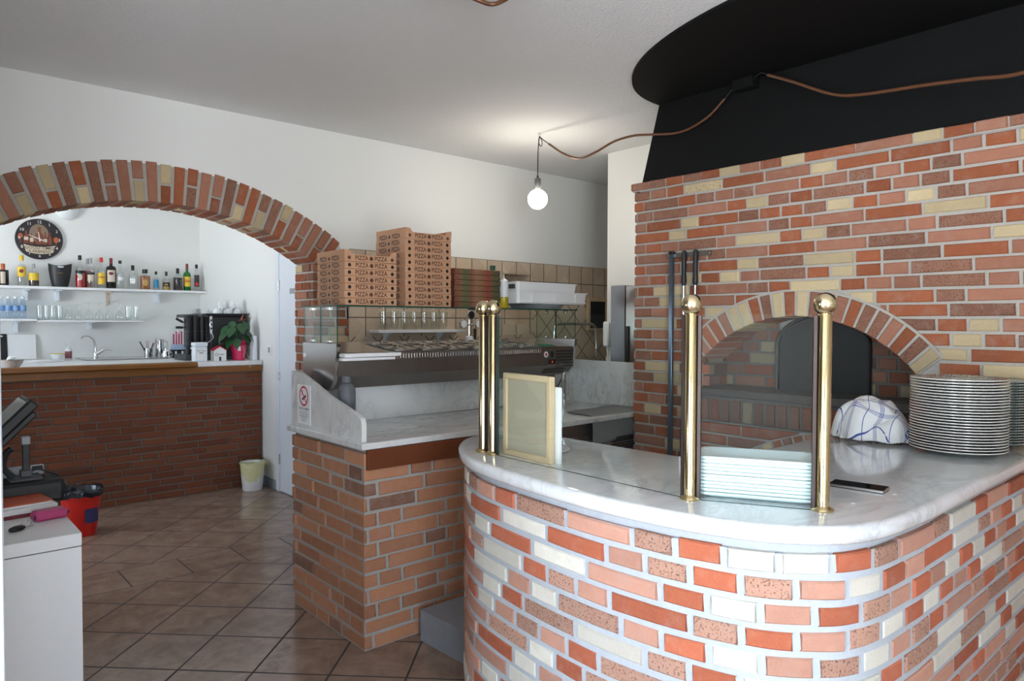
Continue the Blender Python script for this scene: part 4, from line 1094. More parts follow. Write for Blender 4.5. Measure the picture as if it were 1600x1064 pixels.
# glass guard
m = MB(); m.box(DX0-.005, DX1+.005, DY0-.01, DY1+.02, GT-.008, GT, 0)
for k, f in enumerate(m.f):
    zz_ = [m.v[j][2] for j in f]; m.m[k] = 0 if max(zz_)-min(zz_) < 1e-5 else 1
m.build('top_pane', [M['glass_green'], M['glass_edge']], ds, False)
for x, nm in ((DX0+.010, 'a'), (DX1-.010, 'b')):
    for ya, yb in ((DY0, 3.462), (3.468, DY1)):
        m = MB(); m.box(x-.003, x+.003, ya, yb, DZ0+.006, GT-.0085, 0)
        for k, f in enumerate(m.f):
            xx_ = [m.v[j][0] for j in f]; m.m[k] = 0 if max(xx_)-min(xx_) < 1e-5 else 1
        pn = m.build('end_pane', [M['glass_green'], M['glass_edge']], ds, False)
        m = MB(); ym = (ya+yb)/2; m.box(x-.012, x+.012, ym-.012, ym+.012, DZ0+.004, DZ0+.026, .006); m.box(x-.012, x+.012, ym-.012, ym+.012, GT-.028, GT-.0085, .003); m.build('clamp', M['chrome'], pn)
# steel containers with lids in the well
m = MB(); m.box(-.083, .083, -.077, .077, -.003, .003, .002)
pan = root('food_container', (0, 0, 0), 'steel lidded food container', 'food container')
m.build('pan', M['steel'], pan)
m = MB(); m.box(-.074, .074, -.068, .068, .003, .008, .003); m.lathe([(.050, .008), (.048, .011), (.040, .011), (.036, .007), (0, .007)], (0, 0, 0), 24); ld = m.build('lid', M['steel'], pan)
m = MB(); m.tube([(-.018, 0, .010), (-.015, 0, .022), (.015, 0, .022), (.018, 0, .010)], .003, 8); m.build('handle', M['chrome'], ld)
rows_ = (('front', 3.375), ('back', 3.535))
first = True
NTH = ['first', 'second', 'third', 'fourth', 'fifth', 'sixth', 'seventh', 'eighth', 'ninth', 'tenth', 'eleventh', 'twelfth']
for rn, y in rows_:
    for k in range(6):
        o = pan if first else dup(pan, (0, 0, 0)); first = False
        o.location = (2.14 + k*.185, y, FZ + (y-DY0)*SLP + .0045); o.rotation_euler = (math.atan(SLP), 0, 0)
        tag(o, 'steel lidded food container, %s from the left in the %s row of the topping display' % (NTH[k], rn), 'food container', 'lidded containers in the topping display')

# ------------------------------------------------------------------ cardboard pizza boxes on the glass
def pizza_box(top=False):
    H = .0365; W2 = .155
    r = root('pizza_box', (0, 0, 0), 'brown cardboard pizza box', 'pizza box')
    m = MB(); m.box(-W2, W2, 0, .31, 0, H, .0015)
    if top:
        for x0, x1 in ((-W2, -W2+.004), (W2-.004, W2)):
            m.prism([(x0, 0, H-.001), (x0, .31, H-.001), (x0, .31, H+.024), (x0, .012, H+.024), (x0, 0, H+.016)], (x1-x0, 0, 0))
        for sx in (-1, 1):
            xa = sx*W2; m.prism([(xa, -.0005, H-.001), (xa-sx*.046, -.0005, H-.001), (xa-sx*.030, -.0005, H+.020), (xa, -.0005, H+.024)], (0, .004, 0))
    m.build('carton', M['cardboard'], r)
    m = MB(); R_, U_ = (1, 0, 0), (0, 0, 1)
    zc = H*.5
    for xx in (-.056, .058): m = MB(); m.text('PIZZA', .0315, (xx, -.0004, zc), R_, U_, 0, .0004, .90, True); m.build('front_print', M['print'], r, False, fixn=False)
    m = MB(); m.disc((.001, -.0004, zc), R_, U_, .0112, 18, 0, .0004); m.build('round_mark', M['print'], r, False, fixn=False)
    for xx in (-.128, .128): m = MB(); m.disc((xx, -.0004, zc), R_, U_, .0095, 16, 0, .0004); m.build('vent_hole', M['hole'] if not top else M['print'], r, False, fixn=False)
    R_ = (0, -1, 0)
    for yy in (.232, .098): m = MB(); m.text('PIZZA', .0330, (-W2-.0004, yy, zc), R_, U_, 0, .0004, .92, True); m.build('side_print', M['print_grey'], r, False, fixn=False)
    m = MB(); m.disc((-W2-.0004, .167, zc), R_, U_, .0095, 16, 0, .0004); m.build('side_mark', M['print_grey'], r, False, fixn=False)
    return r
bx0 = pizza_box(); bxt = pizza_box(True)
used = [False, False]
brg = random.Random(2)
def stack(xc, y, n, pitch, what, group):
    for k in range(n):
        j = n-1-k; src = 1 if j == 0 else 0
        o = (bx0, bxt)[src] if not used[src] else dup((bx0, bxt)[src], (0, 0, 0)); used[src] = True
        o.location = (xc + brg.uniform(-.003, .003), y + brg.uniform(-.002, .002), GT+.0005+k*pitch)
        tag(o, ('open-edged brown cardboard pizza box on top of the %s stack' if j == 0 else 'brown cardboard pizza box, ' + ORD[j] + ' from the top of the %s stack') % what, 'pizza box', group)
stack(1.911, 3.290, 7, .0378, 'shorter', 'pizza boxes in the shorter stack')
stack(2.278, 3.290, 11, .0372, 'taller', 'pizza boxes in the taller stack')
m = MB(); m.box(-.177, .177, 0, .30, 0, .0312, .0015); gb = m.build('printed_pizza_box', M['box_print'], None, True, (0, 0, 0))
for k in range(7):
    o = gb if k == 0 else dup(gb, (0, 0, 0)); j = 6-k
    o.location = (2.664 + brg.uniform(-.002, .002), 3.332 + brg.uniform(-.002, .002), GT+.0005+k*.0331)
    tag(o, 'red and green printed pizza box, ' + ORD[j] + (' of its stack' if j == 0 else ' from the top of its stack'), 'pizza box', 'printed pizza boxes right of the brown ones')
# bottles and trays on the glass
ob = root('oil_bottle', (2.880, 3.345, GT), 'squeeze bottle half full of olive oil between printed boxes and white trays', 'bottle')
m = MB(); m.lathe([(0, 0), (.026, 0), (.0285, .004), (.0285, .070), (0, .070)], (2.882, 3.345, GT+.0005), 22); m.build('oil', M['oil'], ob)
m = MB(); m.lathe([(.0285, .070), (.0285, .150), (.025, .165), (0, .165)], (2.882, 3.345, GT+.0005), 22); m.build('body', M['frosted'], ob)
m = MB(); m.lathe([(0, .165), (.0265, .165), (.0265, .173), (.012, .180), (.006, .186), (.003, .213), (0, .213)], (2.882, 3.345, GT+.0005), 18); m.build('nozzle_cap', M['white_plastic'], ob)
gbt = root('green_oil_bottle', (2.84, 3.650, GT), 'green glass bottle whose neck rises behind the printed pizza boxes', 'bottle')
gx, gy = 3.045, 3.651
gbt.location = (gx, gy, GT); gbt['_base'] = (gx, gy, GT)
m = MB(); m.lathe([(0, 0), (.013, 0), (.015, .003), (.015, .17), (.012, .21), (.012, .262), (0, .262)], (gx, gy, GT+.0005), 20); m.build('glass_body', M['green_glass'], gbt)
m = MB(); m.lathe([(0, .262), (.0195, .262), (.0195, .292), (0, .292)], (gx, gy, GT+.0005), 20); m.build('cap', plain('dark_green_cap', (.01, .05, .02), .4), gbt)

m = MB()
def tray(m, cx_, cy_, z, wx, wy, h, fl=.014):
    a, b = rrect(wx, wy, .02), rrect(wx+fl, wy+fl, .02); n = len(a); t = .004; P = []
    prof = [(0, 0), (.0, 0), (1, h), (2.0, h-.001), (2.0, h+.004), (.9, h+.003), (0, t), (0, t)]
    rings = []
    for f, zz in prof[1:-1]:
        rings.append([(cx_+p[0]+(q[0]-p[0])*f, cy_+p[1]+(q[1]-p[1])*f, z+zz) for p, q in zip(a, b)])
    P = [p for r in rings for p in r]; F = [tuple(range(n))[::-1], tuple((len(rings)-1)*n+i for i in range(n))]
    for k in range(len(rings)-1):
        for i in range(n): F.append((k*n+i, k*n+(i+1) % n, (k+1)*n+(i+1) % n, (k+1)*n+i))
    m.add(P, F)
TR = [(3.275, 3.475, GT+.034, .625, .345, .073, 'wide white plastic dough tray, lower of two on the glass top'), (3.245, 3.475, GT+.034+.078, .53, .30, .056, 'smaller white plastic tray resting in the wider tray')]
for i, (x, y, z, wx, wy, h, lab) in enumerate(TR):
    m = MB(); tray(m, x, y, z, wx, wy, h); 
    t = root('plastic_tray', (x, y, z), lab, 'tray', 'white trays on the glass'); m.build('shell', M['white_plastic'], t)
    m = MB()
    for sx in ((-1, 1) if i else ()): 
        xx = x+sx*(wx/2+.004); m.box(xx-.012, xx+.012, y-wy/2+.02, y-wy/2+.10, z+.016, z+.044, .002)
    if i: m.build('handle_opening', M['darkgrey'], t)
    else:
        m.box(x-wx/2+.01, x+wx/2-.01, y-wy/2-.010, y-wy/2-.004, z+.006, z+.014, .002)
        for k in range(3): xx = x-.20+k*.20; m.box(xx-.002, xx+.002, y-wy/2-.012, y-wy/2-.003, z+.012, z+.066, .001)
        m.build('rib', M['white_plastic'], t)
for k, (rx, z, lab) in enumerate(((.205, GT+.0005, 'lower grey round baking pan under the white trays'), (.215, GT+.0165, 'upper grey round baking pan directly below the white trays'))):
    m = MB(); m.lathe([(0, 0), (rx-.035, 0), (rx-.018, .014), (rx, .0145), (rx, .0158), (rx-.020, .0158), (rx-.036, .002), (0, .002)], (3.285, 3.475, z), 40)
    P = [(p[0], 3.475+(p[1]-3.475)*.86, p[2]) for p in m.v]; m.v = P; o = m.build('baking_pan', M['grey_paint']); tag(o, lab, 'pan', 'grey baking pans')

# grey cloth over the counter corner
m = MB(); P = []; cu, cv = 26, 22
for j in range(cv+1):
    for i in range(cu+1):
        u, v = i/cu, j/cv; x = 3.10+.535*u + .04*(1-u)*(v < .5)*(.5-v)
        ln = v*.40; back = .215+.06*u
        if ln < back: y = 2.806+.010*u + (back-ln); z = HP+.0035+.0015*math.sin(9*u+5*v)
        else:
            q = ln-back; y = 2.806+.010*u-.010-.006*math.sin(7*u+1)*min(1, q*8); z = HP+.003-q
            if q < .012: y = 2.806+.010*u-.010*(q/.012)
        P.append((x, y, z))
m.add(P, [(j*(cu+1)+i, j*(cu+1)+i+1, (j+1)*(cu+1)+i+1, (j+1)*(cu+1)+i) for j in range(cv) for i in range(cu)])
o = m.build('grey_cloth', M['cloth_grey'], None, True, None, 2.0); so = o.modifiers.new('thickness', 'SOLIDIFY'); so.thickness = .004; so.offset = 1
tag(o, 'grey felt cloth hanging over the front edge of the marble by the oven', 'cloth')

# ------------------------------------------------------------------ things on the tiled back wall
bs = root('wall_shelf', (2.97, YW-.10, 1.44), 'white wall shelf carrying clear glasses behind the topping display', 'shelf')
m = MB(); m.box(2.59, 3.36, YW-.155, YW-.012, 1.447, 1.469, .002); m.build('board', M['white'], bs)
for x in (2.72, 3.2): m = MB(); m.prism([(x-.01, YW-.012, 1.447), (x-.01, YW-.10, 1.447), (x-.01, YW-.012, 1.38)], (.02, 0, 0)); m.build('bracket', M['white'], bs)
m = MB(); gl_prof = [(0, 0), (.028, 0), (.031, .006), (.034, .04), (.036, .13), (.0362, .132), (.0340, .132), (.0322, .04), (.029, .010), (0, .009)]
m.lathe(gl_prof, (0, 0, 0), 20); tg = m.build('drinking_glass', M['glass_ware'], None, True, (0, 0, 0))
for k in range(7):
    o = tg if k == 0 else dup(tg, (0, 0, 0)); o.location = (2.668+k*.088, YW-.085, 1.4695)
    tag(o, 'clear straight drinking glass, %s from the left on the shelf behind the topping display' % NTH[k], 'glass', 'glasses on the wall shelf')
# beer tap with three round medallions
bt_ = root('beer_tap', (3.335, YW-.10, 1.30), 'white column beer tap with three round medallions behind the display', 'beer tap')
m = MB(); m.lathe([(0, 0), (.055, 0), (.055, .012), (.030, .020), (.028, .11), (.034, .13), (.034, .165), (.020, .175), (0, .175)], (3.335, YW-.23, 1.245), 24); m.build('column', M['white_plastic'], bt_)
m = MB(); m.cyl((3.335, YW-.23, 1.42), (3.335, YW-.23, 1.60), .008); m.cyl((3.262, YW-.23, 1.505), (3.408, YW-.23, 1.505), .008); m.build('cross_tube', M['chrome'], bt_)
for x, z, ma in ((3.262, 1.512, 'china'), (3.408, 1.512, 'china'), (3.335, 1.580, 'black')):
    m = MB(); m.lathe([(0, 0), (.030, 0), (.0375, .004), (.0375, .014), (.034, .018), (0, .018)], n=26, mat=Matrix.Translation((x, YW-.242, z)) @ Matrix.Rotation(PI/2, 4, 'X')); md = m.build('medallion', M['chrome'], bt_)
    m = MB(); m.disc((x, YW-.2602, z), (1, 0, 0), (0, 0, 1), .029, 22); m.build('face', M[ma], md, False, fixn=False)
m = MB(); m.lathe([(0, 0), (.008, 0), (.011, .02), (.013, .07), (.009, .085), (0, .085)], (3.372, YW-.255, 1.392), 14); m.build('tap_handle', M['black'], bt_)
m = MB(); m.cyl((3.372, YW-.255, 1.372), (3.372, YW-.255, 1.395), .006); m.cyl((3.372, YW-.255, 1.378), (3.345, YW-.23, 1.378), .006); m.build('spout', M['chrome'], bt_)
m = MB(); m.box(2.30, 4.50, YW-.55, YW-.02, 0, 1.215, .003); o = m.build('back_bench', M['steel_dark']); tag(o, 'steel work bench along the tiled wall under the beer tap', 'bench')
m = MB(); m.box(3.335-.09, 3.335+.09, YW-.32, YW-.14, 1.2155, 1.245, .004); o = m.build('tap_base', M['steel_dark'], bt_)
# chalkboard
cbd = root('chalkboard', (5.02, YW-.02, 1.46), 'small black chalkboard in pale wood frame on the tiled wall', 'chalkboard')
x0, x1, z0, z1, t = 4.892, 5.168, 1.452, 1.758, .036
m = MB(); yb0, yb1 = YW-.032, YW-.0125
m.box(x0, x1, yb0, yb1, z1-t, z1, .003); m.box(x0, x1, yb0, yb1, z0, z0+t*.5, .003); m.box(x0, x0+t, yb0, yb1, z0+t*.5, z1-t, .003); m.box(x1-t*.7, x1, yb0, yb1, z0+t*.5, z1-t, .003); m.build('frame', M['wood_frame'], cbd)
m = MB(); m.box(x0+t, x1-t*.7, yb0+.008, yb1-.002, z0+t*.5, z1-t); m.build('slate', M['black_matte'], cbd)
# chrome gooseneck rail
m = MB(); m.tube(smoothpts([(4.177, 4.2, 1.2155), (4.177, 4.2, 1.36), (4.177, 4.2, 1.46), (4.205, 4.2, 1.505), (4.27, 4.2, 1.513), (4.40, 4.2, 1.513), (4.60, 4.2, 1.513), (4.66, 4.2, 1.500), (4.692, 4.2, 1.455), (4.70, 4.2, 1.36), (4.70, 4.2, 1.20), (4.70, 4.2, .6), (4.70, 4.2, 0.0)], 7), .013, 12); o = m.build('chrome_rail', M['chrome']); tag(o, 'bent chrome tube rail standing by the tiled back wall', 'rail')
# steel fridge and intercom by the white wall
M['fridge_steel'] = plain('dull_steel', (.20, .20, .205), .42, .85, .06, 12)
fg = root('steel_fridge', (4.13, 3.33, 0), 'tall narrow stainless fridge side standing between white wall and oven', 'fridge')
m = MB(); m.box(4.05, 4.20, 3.342, 3.478, .04, 1.80, .004); m.build('side_column', M['fridge_steel'], fg)
m = MB(); m.box(4.055, 4.20, 2.86, 3.338, .04, 1.795, .004); m.build('door', M['steel_dark'], fg)
m = MB(); m.box(4.04, 4.056, 3.30, 3.336, .9, 1.5, .004); m.build('handle', M['black'], fg)
m = MB()
for x in (4.07, 4.18):
    for y in (2.90, 3.44): m.cyl((x, y, 0.0), (x, y, .041), .015)
m.build('foot', M['black'], fg)
ic = root('intercom_handset', (4.19, 3.60, 1.34), 'white wall intercom handset with curly cord on the white wall end', 'intercom')
m = MB(); m.box(4.182, 4.2075, 3.530, 3.648, 1.345, 1.530, .005); m.build('base_plate', M['white_plastic'], ic)
m = MB(); m.box(4.150, 4.182, 3.588, 3.648, 1.338, 1.534, .012); m.build('handset', M['white_plastic'], ic)
m = MB(); m.tube(smoothpts([(4.165, 3.615, 1.340), (4.163, 3.60, 1.29), (4.168, 3.62, 1.24), (4.17, 3.595, 1.20), (4.175, 3.60, 1.26), (4.18, 3.58, 1.30), (4.19, 3.57, 1.345)], 6), .0035, 8); m.build('cord', M['white_plastic'], ic)

# ------------------------------------------------------------------ white cabinet with the till on the left
CX1, CY0, CY1, CZ = .487, 2.787, 3.50, .80
cabn = root('white_cabinet', (.15, 3.14, 0), 'white lacquered cabinet at the left holding the till', 'cabinet')
m = MB(); m.box(-.45, CX1-.002, CY0+.018, CY1, .03, CZ-.046, .002); m.build('carcass', M['white'], cabn)
m = MB(); m.box(-.45, CX1, CY0, CY1, CZ-.045, CZ, .002); m.build('top', M['white'], cabn)
m = MB(); m.box(-.45, CX1-.001, CY0+.001, CY0+.017, .04, CZ-.048, .0015); m.build('front_panel', M['white'], cabn)
m = MB(); m.box(-.43, CX1-.02, CY0+.04, CY1-.02, 0, .03); m.build('plinth', M['white'], cabn)
# cash drawer and till screen
cd = root('cash_drawer', (.27, 3.66, CZ), 'black steel cash drawer on the white cabinet', 'cash drawer')
m = MB(); m.box(.10, .522, 3.330, 3.495, CZ+.0005, CZ+.089, .004); m.build('case', M['black_matte'], cd)
m = MB(); m.box(.115, .512, 3.3235, 3.331, CZ+.012, CZ+.080, .003); m.build('drawer_front', M['black'], cd)
till = root('till_terminal', (.40, 3.42, CZ+.09), 'black till screen tilted on a post above the cash drawer', 'till')
m = MB(); m.box(.345, .455, 3.36, 3.47, CZ+.0895, CZ+.102, .004); m.box(.385, .425, 3.40, 3.44, CZ+.10, CZ+.128, .003); m.build('foot', M['darkgrey'], till)
m = MB(); m.box(.393, .418, 3.408, 3.432, CZ+.125, CZ+.235, .003); m.build('post', M['black'], till)
m = MB(); m.box(.390, .421, 3.405, 3.435, CZ+.230, CZ+.262, .003); m.build('card_slot', M['grey_paint'], till)
# tilted screen body: slopes up to the right
mt = Matrix.Translation((.330, 3.40, CZ+.320)) @ Matrix.Rotation(math.radians(-46), 4, 'Y')
m = MB(); m.box(-.20, .128, -.13, .13, -.021, .016, .006, 0, mt); m.build('screen_body', M['black'], till)
m = MB(); m.box(-.20, .112, -.12, .12, .0155, .0185, .001, 0, mt); m.build('screen_glass', M['screen'], till)
m = MB(); m.box(-.20, .10, -.115, .115, -.045, -.020, .006, 0, mt); m.build('rear_housing', M['black'], till)
m = MB(); m.tube(smoothpts([(.36, 3.41, CZ+.22), (.34, 3.415, CZ+.20), (.33, 3.41, CZ+.15), (.36, 3.40, CZ+.105)], 6), .012, 8); m.build('arm', M['black'], till)
m = MB(); m.tube(smoothpts([(.420, 3.44, CZ+.115), (.455, 3.45, CZ+.118), (.495, 3.43, CZ+.098), (.512, 3.40, CZ+.094), (.530, 3.36, CZ+.055), (.532, 3.35, CZ+.005)], 6), .0035, 8); m.build('cable', M['black'], till)
pos = root('card_terminal', (.36, 3.475, CZ+.09), 'small light grey card terminal lying behind the till post', 'card terminal')
m = MB(); m.box(.225, .475, 3.474, 3.494, CZ+.0895, CZ+.132, .004); m.build('case', M['grey_paint'], pos)
m = MB(); m.box(.432, .470, 3.4725, 3.476, CZ+.112, CZ+.129, .001); m.build('display', M['screen'], pos)
# books, wallet, keys
bk = root('orange_notebook', (.25, 3.18, CZ+.045), 'orange covered notebook on top of a white paper block', 'notebook')
ua = Vector((1, .14)).normalized(); ub = Vector((-ua.y, ua.x))
def ob_(m, c, sx, sy, z0, z1, bev): m.obox(c, (ua.x, ua.y), (ub.x, ub.y), sx, sy, z0, z1, bev)
m = MB(); ob_(m, (.305, 3.232), .29, .155, CZ+.041, CZ+.046, .001); m.build('cover', M['orange_cover'], bk)
m = MB(); ob_(m, (.306, 3.230), .285, .150, CZ+.033, CZ+.041, .001); m.build('pages', M['paper'], bk)
m = MB(); ob_(m, (.309, 3.222), .310, .168, CZ+.012, CZ+.0325, .001); o = m.build('paper_block', M['paper']); tag(o, 'thick white paper block under the orange notebook', 'paper block')
m = MB(); ob_(m, (.300, 3.212), .300, .168, CZ+.0005, CZ+.0115, .001); o = m.build('maroon_folder', M['maroon']); tag(o, 'thin dark red folder at the bottom of the papers on the cabinet', 'folder')
wl = root('pink_wallet', (.43, 3.06, CZ), 'pink leather case lying on the white cabinet', 'wallet')
m = MB(); m.obox((.432, 3.060), (.98, .199), (-.199, .98), .108, .062, CZ+.0005, CZ+.036, .009); m.build('case', M['pink'], wl)
m = MB(); m.obox((.388, 3.032), (.98, .199), (-.199, .98), .012, .010, CZ+.008, CZ+.028, .002); m.build('clasp', M['black'], wl)
m = MB(); m.obox((.490, 3.072), (.98, .199), (-.199, .98), .012, .018, CZ+.006, CZ+.022, .004); m.build('strap_end', M['black'], wl)
ky = root('car_key', (.328, 2.965, CZ), 'black car key fob with ring on the white cabinet edge', 'key')
m = MB(); m.lathe([(0, 0), (.018, .001), (.024, .006), (.022, .012), (.012, .016), (0, .017)], n=20, mat=Matrix.Translation((.322, 2.955, CZ+.0005)) @ Matrix.Rotation(.6, 4, 'Z') @ Matrix.Diagonal((1.25, .75, 1, 1))); m.build('fob', M['black'], ky)
m = MB(); m.tube([(.350+.016*math.cos(t), 2.978+.012*math.sin(t), CZ+.012+.008*math.sin(t+.5)) for t in [2*PI*k/20 for k in range(20)]], .0012, 6, 0, True); m.build('ring', M['steel'], ky)
m = MB(); m.tube([(.352, 2.984, CZ+.004), (.372, 2.99, CZ+.003)], .0022, 6); m.build('blade', M['steel'], ky)

# ------------------------------------------------------------------ bins
def bin_(name, c, r0, r1, h, body, label): 
    t = root(name, (c[0], c[1], 0), label, 'bin')
    m = MB(); m.lathe([(0, 0), (r0, 0), (r0+.003, .004), (r1, h-.012), (r1+.006, h-.010), (r1+.006, h), (r1-.003, h), (r0-.002, .008), (0, .008)], (c[0], c[1], .0003), 36); m.build('body', M[body], t)
    return t
rb = bin_('red_bucket', (1.01, 5.80), .092, .128, .315, 'red', 'red plastic bucket bin with black liner beside the white cabinet')
m = MB(); P = []; n = 48; lr = random.Random(6)
for k, (r, z) in enumerate(((.10, .10), (.115, .24), (.124, .318), (.136, .334), (.141, .312), (.139, .285))):
    for i in range(n):
        t = 2*PI*i/n; w_ = (.004*math.sin(9*t+k) + .003*math.sin(17*t+2*k)) if k > 2 else 0; zz = (.006*math.sin(3*t+1) + .004*math.sin(11*t)) if k > 2 else 0
        P.append((1.01+(r+w_)*math.cos(t), 5.80+(r+w_)*math.sin(t), z+zz))
m.add(P, [(k*n+i, k*n+(i+1) % n, (k+1)*n+(i+1) % n, (k+1)*n+i) for k in range(5) for i in range(n)] + [tuple(range(n))]); m.build('liner', M['liner_black'], rb, ang=3)
m = MB(); m.band((1.01, 5.80), .1235, .10, .20, -1.55, -.75, 10); lb = m.build('label', plain('blue_bucket_label', (.03, .035, .12), .4), rb, False, fixn=False)
for q in m.v: pass
m = MB(); m.tube([(1.01+.138*math.cos(t), 5.80+.138*math.sin(t), .300-.02*math.cos(t*1)) for t in [-1.2+2.6*k/18 for k in range(19)]], .004, 8); m.build('handle', M['black'], rb)
wbn = bin_('white_bin', (2.455, 6.342), .082, .105, .25, 'white_plastic', 'white plastic bin with yellow bag in the corner by the bar')
m = MB(); P = []
for k, (r, z) in enumerate(((.085, .10), (.10, .22), (.108, .258), (.119, .268), (.123, .235), (.124, .190), (.128, .150))):
    for i in range(n):
        t = 2*PI*i/n; w_ = (.006*math.sin(7*t+k*.7) + .004*math.sin(15*t+k)) if k > 2 else 0; zz = .020*math.sin(2*t+2.3)*(k > 3)*(k-3) + (.006*math.sin(9*t) if k > 1 else 0)
        P.append((2.455+(r+w_)*math.cos(t), 6.342+(r+w_)*math.sin(t), z+zz))
m.add(P, [(k*n+i, k*n+(i+1) % n, (k+1)*n+(i+1) % n, (k+1)*n+i) for k in range(6) for i in range(n)]); m.build('bag', M['bag'], wbn, ang=3)

# ------------------------------------------------------------------ bar in the room behind the arch
BY, BZ = 6.50, 1.163
bar = root('bar_counter', (1.0, 6.9, 0), 'dark red brick bar with varnished wood edge in the room behind the arch', 'counter')
m = MB(); rng = random.Random(31)
brickwork(m, Path([(-1.58, BY), (2.606, BY)]), .004, 18, .0588, .050, .0088, rng, L=(.27, .135), pl=.8, d=.005, jit=.003)
m.box(-1.58, 2.604, BY+.004, BY+.14, 0, 1.07, 0, 1); m.build('brick_front', [M['brick_bar'], M['mortar_dark']], bar)
m = MB(); m.box(-1.58, 2.608, BY-.022, BY+.006, 1.064, 1.122, .004); m.build('wood_band', M['wood_bar'], bar)
m = MB(); m.box(-1.58, 2.020, BY-.075, BY+.02, 1.1225, 1.172, .012); m.build('wood_ledge', M['wood_bar'], bar)
m = MB(); m.box(-1.58, 2.610, BY-.018, 7.22, 1.1225, BZ, .004); m.build('worktop', M['white'], bar)
m = MB(); m.box(-1.58, 2.60, 7.16, 7.20, 0, 1.12); m.build('rear_panel', M['white'], bar)
bc = root('back_counter', (1.0, 7.9, 0), 'white counter along the bar wall with steel sink top', 'counter')
m = MB(); m.box(-1.58, 2.612, 7.58, 8.230, 0, 1.125, .002); m.build('base', M['white'], bc)
m = MB(); m.box(-1.58, 2.614, 7.55, 8.232, 1.1255, 1.150, .003); m.build('worktop', M['white'], bc)
BCZ = 1.1505
m = MB(); m.box(1.38, 2.10, 7.60, 8.10, BCZ, BCZ+.012, .003); sk = m.build('sink_top', M['steel'], bc)

SZ, SY = 1.853, 8.104
sh = root('upper_wall_shelf', (.9, 8.1, SZ-.03), 'long white upper wall shelf carrying the liquor bottles', 'shelf')
m = MB(); m.box(-1.4, 2.612, 7.995, 8.232, SZ-.026, SZ, .003); m.build('board', M['white'], sh)
def bracket(x, parent, zt, dz, diag=False, nm='bracket'):
    m = MB(); m.box(x-.022, x+.022, 8.05, 8.232, zt-.014, zt, .002)
    if diag:
        m.box(x-.014, x+.014, 8.222, 8.232, zt-dz, zt-.014, .002); m.tube([(x+.005, 8.07, zt-.016), (x+.005, 8.225, zt-dz+.03)], .006, 6)
    else: m.box(x-.018, x+.018, 8.14, 8.232, zt-dz, zt-.014, .004)
    return m.build(nm, M['trim_white'] if not diag else M['cream_label'], parent)
for x, dg in ((.986, 0), (1.245, 0), (1.690, 1), (2.150, 0)): bracket(x, sh, SZ-.0265, .15 if dg else .11, dg)
SL = 1.545
sh2 = root('lower_wall_shelf', (.3, 8.1, SL-.03), 'short white lower wall shelf holding plastic water bottles', 'shelf')
m = MB(); m.box(-1.4, 1.050, 7.985, 8.232, SL-.024, SL, .003); m.build('board', M['white'], sh2)
bracket(.905, sh2, SL-.0245, .11, 0)
SR = 1.531
sh3 = root('glass_shelf', (1.5, 8.1, SR-.03), 'narrow white wall shelf crowded with glasses above the sink', 'shelf')
m = MB(); m.box(1.054, 1.975, 8.00, 8.232, SR-.018, SR, .003); m.build('board', M['white'], sh3)
bracket(1.52, sh3, SR-.0185, .07, 0)

CAPM = {'black': M['black'], 'red': M['red'], 'copper': M['copper_cap'], 'yellow': M['yellow'], 'grey': M['grey_paint'], 'maroon': M['maroon']}
LA = math.atan2(-8.1, -1.6)
def bottle(x, y, h, R, cap, label, sq=None, liquid=None, level=.5, glassm='glass_ware', labels=(), capr=None, caph=.035, shoulder=.58, neck=.30, solid=False, text=()):
    """neck: share of the height taken by the neck (with cap); labels: (material, z0, z1 as shares of height, half angle)"""
    z = SZ+.0005; t = root('liquor_bottle', (x, y, z), label, 'bottle', 'liquor bottles on the upper shelf')
    rn = min(.0145, R*.42); hs = h*shoulder; hn = h*(1-neck)
    rot = LA + PI/4 if sq else 0
    pf = [(0, 0), (R*.92, 0), (R, .006), (R, hs)]
    for k in range(1, 6):
        f = k/6; pf.append((rn + (R-rn)*math.cos(f*PI/2)**1.2, hs + (hn-hs)*math.sin(f*PI/2)))
    pf += [(rn, hn), (rn*.95, h-caph)]; pf.append((0, h-caph))
    m = MB(); m.lathe(pf, (x, y, z), 24, 0, None, sq, rot); m.build('glass_body', M[glassm], t)
    if liquid:
        m = MB(); m.lathe([(0, .003), (R*.93, .003), (R*.955, .008), (R*.955, min(hs, h*level)), (0, min(hs, h*level))], (x, y, z), 24, 0, None, sq, rot); m.build('liquid', M[liquid], t)
    cr = capr or rn*1.22
    m = MB(); m.lathe([(0, h-caph-.002), (cr, h-caph-.002), (cr, h-.003), (cr*.9, h), (0, h)], (x, y, z), 18); m.build('cap', CAPM[cap], t)
    for lm, z0, z1, ha in labels:
        m = MB()
        if ha < .5: 
            d = Vector((math.cos(LA), math.sin(LA), 0)); rr = Vector((-d.y, d.x, 0)); m.disc(Vector((x, y, z+h*(z0+z1)/2)) + d*(R*1.012), rr, (0, 0, 1), R*ha*1.2, 16, 0, .0012, h*(z1-z0)/2)
        else: m.band((x, y), R*1.015, z+h*z0, z+h*z1, LA-ha, LA+ha, 12, 0, sq, rot)
        m.build('label', M[lm] if isinstance(lm, str) else lm, t, fixn=False)
    return t
bottle(.806, SY, .204, .043, 'copper', 'squat dark square bottle with copper cap and pale label, far left of shelf', 5, None, 0, 'dark_glass', (('cream_label', .08, .62, .75),), None, .085, .70, .28)
bottle(.951, SY, .292, .0365, 'yellow', 'tall clear bottle with yellow cap and big yellow label', None, None, 0, 'glass_ware', (('yellow', .30, .62, 1.2), ('maroon', .42, .54, .40)), None, .05, .60, .30)
bottle(1.046, SY, .217, .043, 'grey', 'short bottle of brown spirit with yellow label left of the black ice bucket', None, 'dark_spirit', .30, 'glass_ware', (('yellow', .26, .58, 1.2),), .012, .045, .55, .32)
